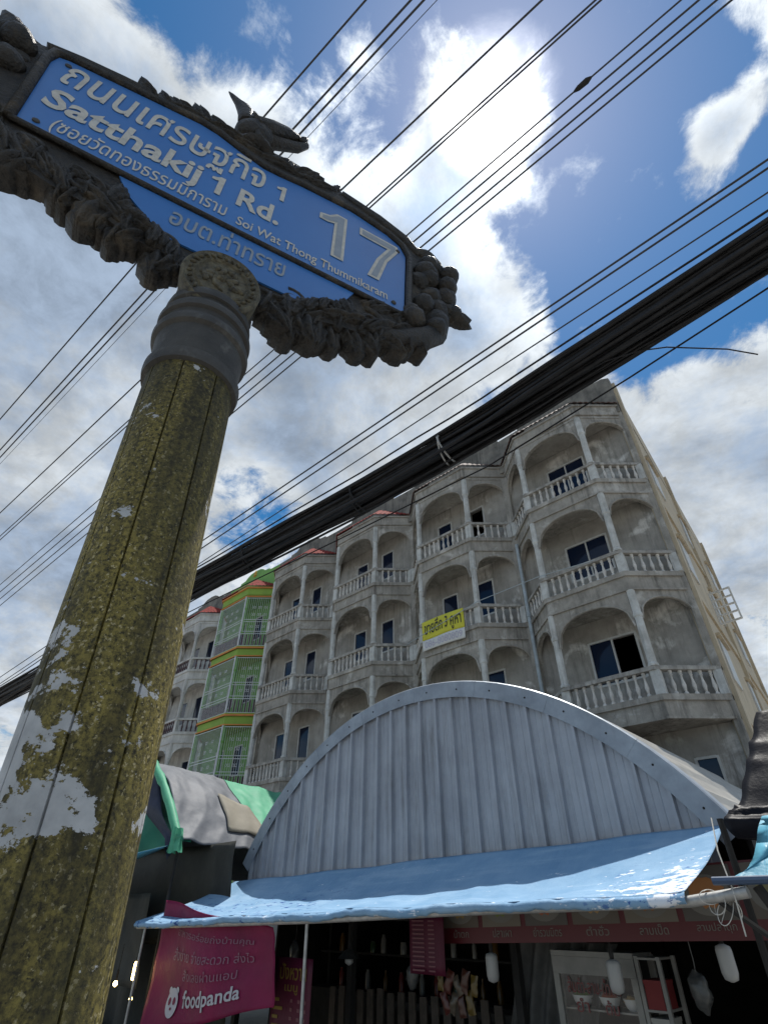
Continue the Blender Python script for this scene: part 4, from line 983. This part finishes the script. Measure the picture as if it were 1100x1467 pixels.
for x in (-2.35, -3.65, -5.7):
    p = axis_x(x); q = MB()
    q.tube([p + Vector((0.05 * math.sin(a * 0.7), 0.205 * math.cos(a) * 0.8 + 0.15 * 0.35 * math.sin(a), 0.145 * math.sin(a) - 0.205 * 0.35 * math.cos(a))) for a in [i * 0.42 for i in range(32)]], 0.010, 5, False); q.build('binding_wire', PIPE if x == -2.35 else CABLE, cbun)
for pts, r, lab in ((((9, 3.4, 6.0), (.67, 3.64, 6.0), (-.48, 3.74, 5.98), (-2.09, 3.86, 5.97), (-4.35, 3.74, 5.98), (-7.08, 3.58, 6.0), (-16, 3.2, 6.1), (-30, 2.8, 6.1)), .009, 'loose black cable hanging just below the bundle'),
                    (((.42, 4.16, 5.9), (.25, 3.97, 5.94), (.06, 3.79, 5.95), (-.12, 3.62, 5.96), (-.29, 3.48, 5.93), (-.42, 3.42, 5.92), (-.55, 3.40, 5.95), (-.8, 3.42, 5.99), (-1.09, 3.46, 6.0)), .006, 'loose cable end curling out to the right of the bundle'),
                    (((-11.04, 12.8, 9.31), (-8.01, 12.8, 9.90), (-5.86, 12.8, 9.94), (-4.21, 12.9, 9.86)), .012, 'thin cable strung across the balconies beside the yellow banner')):
    tag(MB().tube(pts, r, 6).build('loose_cable', CABLE if r != .012 else PVC, None, True), lab, 'cable')

# ------------------------------------------------------------------ street-name sign on its pole
OR = Vector((-1.04828, -0.30955, CH + 1.641)); EX = Vector((0.31117, 0.95036, 0)); EN = Vector((0.95036, -0.31117, 0)); EZ = Vector((0, 0, 1))
def SP(x, z, off=0.0): return OR + EX * x + EZ * z + EN * off
ss = thing('street_sign', (-0.822, 0.379, 0), 'ornate carved street-name sign with blue panels on a mottled gold pole', 'sign')
def mat_pole():
    m, t, b = nodes('gold_flaked_pole'); k = NT(t)
    fine = k.noise(135, 4, 0.75)
    gold = k.mix(k.rng(fine, 0.36, 0.60), (0.014, 0.013, 0.007), (0.30, 0.24, 0.062))
    gold = k.mix(k.rng(k.noise(150, 3, 0.6), 0.60, 0.65), gold, (0.50, 0.43, 0.24))
    gold = k.mix(k.rng(k.noise(120, 4, 0.7), 0.36, 0.30), gold, (0.008, 0.008, 0.006))
    big = k.rng(k.noise(7, 6, 0.65, (1, 1, 0.35)), 0.40, 0.66)
    gold = k.mix(k.math('MULTIPLY', big, 0.75), gold, (0.050, 0.046, 0.020))
    wide = k.rng(k.noise(9, 5, 0.6, (1, 1, 0.10)), 0.44, 0.62)
    gold = k.mix(k.math('MULTIPLY', wide, k.math('MULTIPLY', k.rng(k.noise(45, 5, 0.7), 0.38, 0.58), 0.9)), gold, (0.013, 0.012, 0.009))
    strk = k.rng(k.noise(26, 5, 0.6, (1, 1, 0.05)), 0.50, 0.66)
    gold = k.mix(k.math('MULTIPLY', strk, 0.65), gold, (0.016, 0.015, 0.010))
    sep = k.n('ShaderNodeSeparateXYZ'); k.l(k.P(), sep.inputs[0]); z = sep.outputs[2]
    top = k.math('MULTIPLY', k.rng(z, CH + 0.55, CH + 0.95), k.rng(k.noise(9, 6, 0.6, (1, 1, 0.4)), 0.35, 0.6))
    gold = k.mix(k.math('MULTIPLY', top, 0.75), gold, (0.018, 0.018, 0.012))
    band = k.math('MULTIPLY', k.rng(z, CH + 0.02, CH + 0.10), k.rng(z, CH + 0.36, CH + 0.26))
    side = k.rng(sep.outputs[1], 0.32, 0.20)          # the flank towards the road has lost most of its gilding
    pm = k.math('ADD', k.math('MULTIPLY', k.noise(9, 10, 0.70, (1, 1, 1.5)), 1.0), k.math('MULTIPLY', band, k.math('ADD', 0.05, k.math('MULTIPLY', side, 0.09))))
    pm = k.math('ADD', pm, k.math('MULTIPLY', k.math('SUBTRACT', k.noise(60, 4, 0.6), 0.5), 0.10))
    msk = k.rng(pm, 0.628, 0.636)
    paintc = k.mix(k.rng(k.noise(20, 4, 0.6), 0.35, 0.7), (0.46, 0.47, 0.48), (0.30, 0.31, 0.32))
    col = k.mix(msk, gold, paintc)
    k.l(col, b.inputs['Base Color']); b.inputs['Roughness'].default_value = 0.72; b.inputs['Specular IOR Level'].default_value = 0.3
    hh = k.math('ADD', k.math('MULTIPLY', fine, 0.6), msk)
    k.bump(hh, 0.35, 0.004, b); return m
POLEM = mat_pole()
STONE = paint('dark_cast_ornament', (0.034, 0.029, 0.023), (0.009, 0.008, 0.007), 26, 0.5, 0.7, 75, patch=0.6, patch_col=(0.085, 0.066, 0.042), patch_scale=9, spec=0.45)
STONE2 = paint('dark_grey_collar', (0.062, 0.060, 0.056), (0.030, 0.029, 0.027), 9, 0.6, 0.2, 50, patch=0.5, patch_col=(0.15, 0.15, 0.14), patch_scale=16)
MEDM = paint('worn_gilt_relief', (0.15, 0.135, 0.09), (0.03, 0.027, 0.02), 45, 0.65, 0.5, 90)
BLUEP = paint('blue_sign_enamel', (0.044, 0.165, 0.45), (0.035, 0.135, 0.39), 2.0, 0.38, 0.0, patch=0.25, patch_col=(0.05, 0.14, 0.36), patch_scale=3)
SILV = paint('silver_lettering', (0.54, 0.525, 0.475), (0.40, 0.39, 0.355), 40, 0.5)
SILV2 = paint('dull_silver_lettering', (0.25, 0.29, 0.34), (0.20, 0.24, 0.29), 30, 0.5)
def pax(z):   # axis of the slightly leaning pole at height z above camera
    return Vector((lerp(-0.84890, -0.85929, (z - 0.117) / 0.863), lerp(0.29894, 0.26763, (z - 0.117) / 0.863), CH + z))
pm_ = MB(); zs_ = [-CH, -1.0, 0.0, 0.5, 0.96]; ring_ = []
for g_ in range(8):
    c_ = 2 * math.pi * (g_ + 0.19) / 8
    ring_ += [(c_ - 0.020, 0.0932), (c_ - 0.008, 0.0875), (c_ + 0.008, 0.0875), (c_ + 0.020, 0.0932)]
    ring_ += [(c_ + 0.020 + (math.pi / 4 - 0.04) * q_ / 12, 0.0932 + 0.0009 * math.sin(math.pi * q_ / 12)) for q_ in range(1, 12)]
NP = len(ring_)
for z in zs_:
    c = pax(z); pm_.v += [c + Vector((r * math.cos(a), r * math.sin(a), 0)) for a, r in ring_]
for i in range(len(zs_) - 1):
    for j in range(NP): pm_.f.append((i * NP + j, i * NP + (j + 1) % NP, (i + 1) * NP + (j + 1) % NP, (i + 1) * NP + j))
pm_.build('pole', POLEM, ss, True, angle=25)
cm_ = MB(); prof = [(0.088, .925), (0.103, .930), (0.106, .945), (0.106, .958), (0.098, .964), (0.094, .970), (0.096, .98), (0.101, 1.045), (0.101, 1.05), (0.110, 1.056), (0.112, 1.068), (0.110, 1.080), (0.101, 1.086), (0.099, 1.092), (0.101, 1.108), (0.109, 1.112), (0.111, 1.124), (0.109, 1.134), (0.098, 1.139), (0.095, 1.145), (0.096, 1.160), (0.103, 1.164), (0.104, 1.176), (0.102, 1.19), (0.086, 1.20), (0.080, 1.215), (0.085, 1.30)]
for i, (r, z) in enumerate(prof):
    c = pax(min(z, 1.3))
    for j in range(64):
        a = 2 * math.pi * j / 64; cm_.v.append(Vector((c.x + r * math.cos(a), c.y + r * math.sin(a), CH + z)))
for i in range(len(prof) - 1):
    for j in range(64): cm_.f.append((i * 64 + j, i * 64 + (j + 1) % 64, (i + 1) * 64 + (j + 1) % 64, (i + 1) * 64 + j))
cm_.build('collar', STONE2, ss, True, angle=40)

OUT_TOP = [(-.233, .50), (-.20, .565), (-.13, .50), (-.113, .493), (-.011, .547), (.106, .586), (.185, .596), (.235, .65), (.30, .655), (.372, .655), (.43, .645), (.497, .69), (.56, .66), (.676, .69), (.783, .686), (.889, .675), (1.067, .637), (1.2, .585), (1.265, .512), (1.33, .49), (1.38, .40), (1.395, .21), (1.36, .063), (1.29, -.06), (1.22, -.12)]
OUT_BOT = [(1.131, -.16), (1.03, -.20), (.94, -.22), (.83, -.26), (.72, -.29), (.50, -.29), (.42, -.27), (.34, -.255), (.25, -.21), (.15, -.20), (.05, -.17), (-.06, -.10), (-.15, -.0), (-.225, .12), (-.26, .28), (-.255, .42)]
poly = OUT_TOP + OUT_BOT
def pan_fn(off0, off1): return lambda v: SP(v.x, v.y, lerp(off0, off1, v.z))
fr = MB(); fr.prism(poly, 0, 1, pan_fn(-0.05, 0.012)); fr.build('frame_back', STONE, ss)
PAN = [(.0, .0), (-.056, .40), (-.052, .455), (-.03, .468), (.193, .513), (.36, .545), (.42, .54), (.517, .503), (.599, .480), (.66, .488), (.743, .508), (.944, .532), (1.10, .505), (1.16, .47), (1.186, .41), (1.172, .03), (1.15, .012)]
pn = MB(); pn.prism(PAN, 0, 1, pan_fn(0.013, 0.020)); PANEL = pn.build('name_panel', BLUEP, ss)
LOWP = [(.26, -.021), (.30, -.09), (.42, -.20), (.80, -.20), (.95, -.09), (.98, -.016)]
pn = MB(); pn.prism(LOWP, 0, 1, pan_fn(0.013, 0.019)); LPANEL = pn.build('lower_panel', BLUEP, ss)
rim = MB(); pts = [SP(x, z, 0.022) for x, z in [(-.012, -.012), (-.07, .40), (-.066, .465), (-.04, .485), (.193, .530), (.36, .563), (.43, .556), (.517, .520), (.599, .497), (.66, .505), (.743, .525), (.944, .549), (1.11, .520), (1.175, .48), (1.202, .41), (1.188, .02), (1.165, -.006)]]
rim.tube(pts, 0.014, 8); rim.tube([SP(-.012, -.010, .022), SP(.6, -.010, .022), SP(1.17, -.004, .022)], 0.0095, 8); rim.build('panel_rim', STONE, ss, True)
# carved foliage: lobes, scrolls and fruit
rnd = random.Random(21)
def rotN(ang):
    """columns: in-plane direction at ang, in-plane normal, sign normal"""
    a = EX * math.cos(ang) + EZ * math.sin(ang); b = -EX * math.sin(ang) + EZ * math.cos(ang)
    return Matrix((a, b, EN)).transposed()
orn = MB()
def lobe(x, z, ang, L, Wd, th, off, sd=0): orn.blob(SP(x, z, off), L, Wd, th, rotN(ang), 12, 8, 0.35, sd)
def leaf(x, z, ang, L, Wd, th, off, curl=0.0, sd=0.0):
    """a ribbed acanthus leaf in relief, root at (x, z), growing along ang"""
    NU, NV = 12, 20; M_ = rotN(ang); root = SP(x, z, off); vs = []; fs = []
    for i in range(NU + 1):
        u = i / NU; w = Wd * (math.sin(math.pi * (0.14 + 0.80 * u) ** 0.85) ** 0.55 if u < 1 else 0.22) * (1 + 0.16 * math.sin(u * 21 + sd))
        bend = curl * L * u * u
        for j in range(NV + 1):
            v = 2 * j / NV - 1
            hgt = 1.08 * th * (1 - abs(v) ** 2.6) * (0.58 + 0.42 * abs(math.cos(v * 3.9 + 0.35 * math.sin(u * 7 + sd)))) * (0.55 + 0.6 * math.sin(math.pi * min(1, u * 0.9 + .12)))
            vs.append(root + M_ @ Vector((L * u, v * w + bend, hgt + 0.35 * th * u * u)))
        for j in range(NV + 1):
            v = 2 * j / NV - 1; vs.append(root + M_ @ Vector((L * u, v * w * 0.98 + bend, -th * 0.8)))
    K = 2 * (NV + 1)
    for i in range(NU):
        for j in range(NV):
            a_ = i * K + j; fs += [(a_, a_ + 1, a_ + K + 1, a_ + K), (a_ + NV + 1, a_ + K + NV + 1, a_ + K + NV + 2, a_ + NV + 2)]
        for j in (0, NV):
            a_ = i * K + j; fs.append((a_, a_ + K, a_ + K + NV + 1, a_ + NV + 1))
    for e_ in (0, NU):
        for j in range(NV):
            a_ = e_ * K + j; fs.append((a_, a_ + 1, a_ + NV + 2, a_ + NV + 1))
    orn.add(vs, fs)
def along(path, n):
    P = [Vector((p[0], p[1])) for p in path]; ls = [(P[i + 1] - P[i]).length for i in range(len(P) - 1)]; T_ = sum(ls); out = []
    for k_ in range(n):
        s_ = (k_ + 0.5) / n * T_; i = 0
        while i < len(ls) - 1 and s_ > ls[i]: s_ -= ls[i]; i += 1
        d = (P[i + 1] - P[i]).normalized(); out.append((P[i].lerp(P[i + 1], s_ / ls[i]), math.atan2(d.y, d.x)))
    return out
def fringe(path, n, ang, L, Wd, th, off, spread=0.35, curl=0.25):
    for p, a in along(path, n):
        k_ = rnd.uniform(.8, 1.25); leaf(p.x, p.y, a + ang + rnd.uniform(-spread, spread), L * k_, Wd * k_, th * rnd.uniform(.85, 1.1), off + rnd.uniform(-.012, .006), rnd.uniform(-curl, curl), rnd.uniform(0, 30))
LB = [(-.06, -.05), (.06, -.13), (.16, -.175), (.25, -.19), (.34, -.235), (.42, -.275), (.50, -.29)]
RBm = [(.70, -.29), (.82, -.265), (.94, -.22), (1.03, -.185), (1.13, -.14), (1.22, -.08)]
dn = -math.pi / 2
fringe([(a, b + .035) for a, b in LB], 13, dn, .105, .037, .038, -.022)
fringe([(-.02, -.045), (.10, -.075), (.20, -.085), (.29, -.10)], 9, -.6, .085, .024, .022, .000)
fringe([(.27, -.05), (.31, -.11), (.38, -.17), (.46, -.215)], 8, -.9, .075, .022, .020, .012)
fringe([(.98, -.05), (.92, -.11), (.84, -.165), (.76, -.205)], 8, .9, .075, .022, .020, .012)
fringe([(1.0, -.045), (1.10, -.035), (1.20, .0)], 7, .3, .085, .024, .022, .000)
fringe([(a, b + .075) for a, b in LB], 9, dn + .5, .090, .030, .030, -.008)
fringe([(a, b + .045) for a, b in LB[:5]], 7, -.25, .12, .026, .030, .000)
fringe([(a, b + .03) for a, b in RBm], 14, dn, .098, .036, .038, -.022)
fringe([(a, b + .065) for a, b in RBm], 10, dn - .5, .090, .030, .030, -.008)
fringe([(a, b + .05) for a, b in RBm], 9, math.pi + .3, .12, .026, .030, .000)
fringe([(-.05, -.04), (-.14, .06), (-.2, .18), (-.23, .32), (-.21, .46)], 12, math.pi / 2, .09, .034, .034, -.015)
fringe([(.19, .585), (.30, .60), (.40, .615), (.47, .63)], 9, 2.3, .085, .022, .024, -.004, .3)
fringe([(.58, .62), (.68, .635), (.80, .64), (.90, .635)], 9, 0.8, .075, .020, .022, -.004, .3)
fringe([(.90, .64), (1.07, .61), (1.18, .57)], 7, .45, .07, .016, .018, -.01, .2)
fringe([(.22, .575), (.4, .60), (.6, .59), (.8, .61)], 9, .1, .12, .018, .024, .004, .25)
for c0, sgn in ((1.29, 1), (-.15, -1)):                       # clusters of round fruit at both ends
    for i in range(17):
        x = c0 + sgn * rnd.uniform(-.05, .12); z = lerp(.00, .46, i / 16) + rnd.uniform(-.02, .02)
        if sgn > 0 and z < 0.05: x -= .04
        r = rnd.uniform(.036, .052); orn.blob(SP(x, z, 0.005 + rnd.uniform(-.02, .02)), r, r, r * 1.05, rotN(rnd.uniform(0, 3)), 14, 9, 0.10, i * 2.2)
for x, z, ang in ((1.33, .49, -.6), (1.41, .20, -.2), (1.30, .52, -.3), (-.19, .51, 2.4)): lobe(x, z, ang, .075, .036, .035, 0.0, x * 9)
def scroll(x, z, r, a0, turns, sgn, off, w):
    N = 26; pts = []; rs = []
    for i in range(N):
        t = i / (N - 1); rr = r * (1 - 0.80 * t); a = a0 + sgn * turns * 6.283 * t
        pts.append(SP(x + rr * math.cos(a), z + rr * math.sin(a), off)); rs.append(w * (1 - 0.45 * t))
    orn.tube(pts, rs, 7)
for x, z, r, a0, tn, sg in ((.05, -.085, .045, .5, 1.4, 1), (.20, -.125, .05, 2.2, 1.5, -1), (.33, -.185, .045, 1.0, 1.5, 1), (.43, -.225, .04, 2.0, 1.4, -1), (.79, -.205, .045, 2.0, 1.5, -1), (.91, -.165, .05, .5, 1.5, 1), (1.05, -.115, .055, 2.0, 1.5, -1), (1.20, -.03, .06, 0.5, 1.5, 1), (-.09, .02, .06, 2.5, 1.5, 1), (.33, .612, .04, .5, 1.4, -1), (.72, .64, .04, 2.5, 1.4, 1)):
    scroll(x, z, r, a0, tn, sg, 0.012, .011)
# long acanthus sweeps along the lower edge
orn.tube([SP(x, z, .0) for x, z in ((1.05, -.165), (1.15, -.13), (1.25, -.06), (1.32, .02), (1.36, .12))], [.02, .035, .042, .040, .02], 10)
orn.tube([SP(x, z, .0) for x, z in ((.9, .665), (1.07, .625), (1.19, .575), (1.26, .51))], [.022, .028, .030, .024], 8)
orn.tube([SP(x, z, .0) for x, z in ((-.1, .50), (-.011, .542), (.106, .578), (.2, .60))], [.026, .024, .022, .02], 8)
oo = orn.build('carved_foliage', STONE, ss, True)
# boss with relief where the sign meets the pole
md = MB(); mc = (0.597, -.378)
MT = lambda v: SP(mc[0] + v.x * 0.92, mc[1] + v.y * 1.10, 0.072 + v.z)
md.lathe((0, 0, 0), [(.100, -.06), (.106, -.02), (.108, .010), (.102, .018), (.096, .014), (.074, .014), (.070, .020), (.066, .013), (.01, .013)], 48, MT)
MED = md.build('medallion', MEDM, ss, True, angle=35)
rl = MB()
for i in range(30):
    a = 6.283 * i / 30; c = Vector((.085 * math.cos(a), .085 * math.sin(a), .016))
    rl.blob(SP(mc[0] + c.x * 0.92, mc[1] + c.y * 1.10, 0.072 + c.z), .0085, .0038, .006, rotN(a + (0.5 if i % 3 else 1.2)), 6, 4)
for i in range(16):
    a = rnd.uniform(0, 6.28); rr = .048 * math.sqrt(rnd.random()); rl.blob(SP(mc[0] + rr * math.cos(a), mc[1] + rr * math.sin(a), 0.085), rnd.uniform(.010, .024), rnd.uniform(.006, .010), .008, rotN(rnd.uniform(0, 3)), 8, 5, .4, i)
rl.build('relief', MEDM, MED, True)
orn2 = MB(); orn2.blob(SP(.60, -.35, -0.012), .100, .115, .075, rotN(0), 20, 12, .12, 2.0); orn2.build('sign_boss', STONE2, ss, True)
# bird standing on the crest
bd = MB()
bd.blob(SP(.525, .775, 0), .085, .055, .045, rotN(.75), 14, 10, .12, 1.0)
bd.tube([SP(.49, .80, 0), SP(.475, .85, 0), SP(.470, .895, 0), SP(.452, .93, 0), SP(.425, .962, 0), SP(.395, .995, 0), SP(.380, 1.012, 0)], [.036, .030, .032, .027, .016, .009, .003], 10)
bd.tube([SP(.475, .895, 0), SP(.50, .925, 0), SP(.53, .925, 0)], [.022, .018, .006], 8)
bd.tube([SP(.52, .80, .012), SP(.58, .86, .014), SP(.64, .915, .010), SP(.70, .965, 0)], [.040, .034, .026, .012], 8)
bd.tube([SP(.54, .78, -.012), SP(.62, .84, -.012), (SP(.69, .90, -.01)), SP(.725, .945, 0)], [.036, .026, .022, .014], 8)
for i in range(4): bd.blob(SP(.60 + i * .035, .87 + i * .026, .01), .036, .012, .014, rotN(.3 + i * .25), 8, 6, .3, i)
for s in (-.018, .018): bd.tube([SP(.535, .74, s), SP(.545, .70, s), SP(.54, .655, s)], [.018, .011, .012], 6)
bd.blob(SP(.55, .66, 0), .07, .025, .045, rotN(0), 10, 6, .3, 5)
bd.build('crest_bird', STONE, ss, True)
for x, z in ((-.018, .43), (.035, .035), (1.15, .42), (1.13, .045)):
    MB().lathe((0, 0, 0), [(.010, 0), (.009, .004), (.002, .006)], 8, lambda v: SP(x + v.x, z + v.y, .0205 + v.z)).build('screw', STONE2, PANEL)
def SL(x0, z0, off=.0225): return lambda x, z: SP(x0 + x, z0 + z + 0.018 * x, off)
G1 = [(0, .70), (0, .83), (.28, .88), (.50, 1.0), (.82, 1.0), (.82, 0), (.45, 0), (.45, .74), (.25, .70)]
G7 = [(0, .82), (0, 1), (1, 1), (1, .86), (.72, .50), (.52, 0), (.24, 0), (.45, .46), (.72, .82)]
def glyph(gl, x0, z0, w, h, off, mat, par, inset=0.0):
    c = Vector((sum(p[0] for p in gl) / len(gl), sum(p[1] for p in gl) / len(gl)))
    pts = []
    n_ = len(gl)
    for i in range(n_):                     # inset each edge by a constant amount
        p0, p1, p2 = [Vector((gl[(i + k_) % n_][0] * w, gl[(i + k_) % n_][1] * h)) for k_ in (-1, 0, 1)]
        d1, d2 = (p1 - p0).normalized(), (p2 - p1).normalized(); n1_, n2_ = Vector((d1.y, -d1.x)), Vector((d2.y, -d2.x))
        b_ = (n1_ + n2_); b_ = b_ / max(.3, b_.length_squared) * 2; pts.append(p1 + b_ * inset)
    mb = MB(); mb.add([SP(x0 + p.x, z0 + p.y + .018 * p.x, off) for p in pts], [tuple(range(n_))])
    return mb.build('numeral', mat, par, fix=False)
lettering('ถนนเศรษฐกิจ', SL(-.008, .265), .625, .215, SILV, PANEL, .012)
glyph(G1, .660, .318, .040, .105, .0225, SILV, PANEL)
lettering('Satthakij', SL(.005, .098), .430, .165, SILV, PANEL, .026)
glyph(G1, .465, .142, .048, .118, .0225, SILV, PANEL)
lettering('Rd.', SL(.555, .140), .140, .118, SILV, PANEL, .026)
lettering('(ซอยวัดทองธรรมมิการาม', SL(.065, .010), .475, .100, SILV, PANEL, .006)
lettering('Soi Wat Thong Thummikaram', SL(.575, .016), .53, .066, SILV, PANEL, .010)
lettering('อบต.ท่าทราย', SL(.415, -.132, .0212), .335, .102, SILV2, LPANEL, .010)
for gl_, x_, w_ in ((G1, .825, .13), (G7, .985, .165)):
    glyph(gl_, x_, .135, w_, .31, .0225, SILV, PANEL)
    glyph(gl_, x_, .135, w_, .31, .0232, SILV2, PANEL, .011)
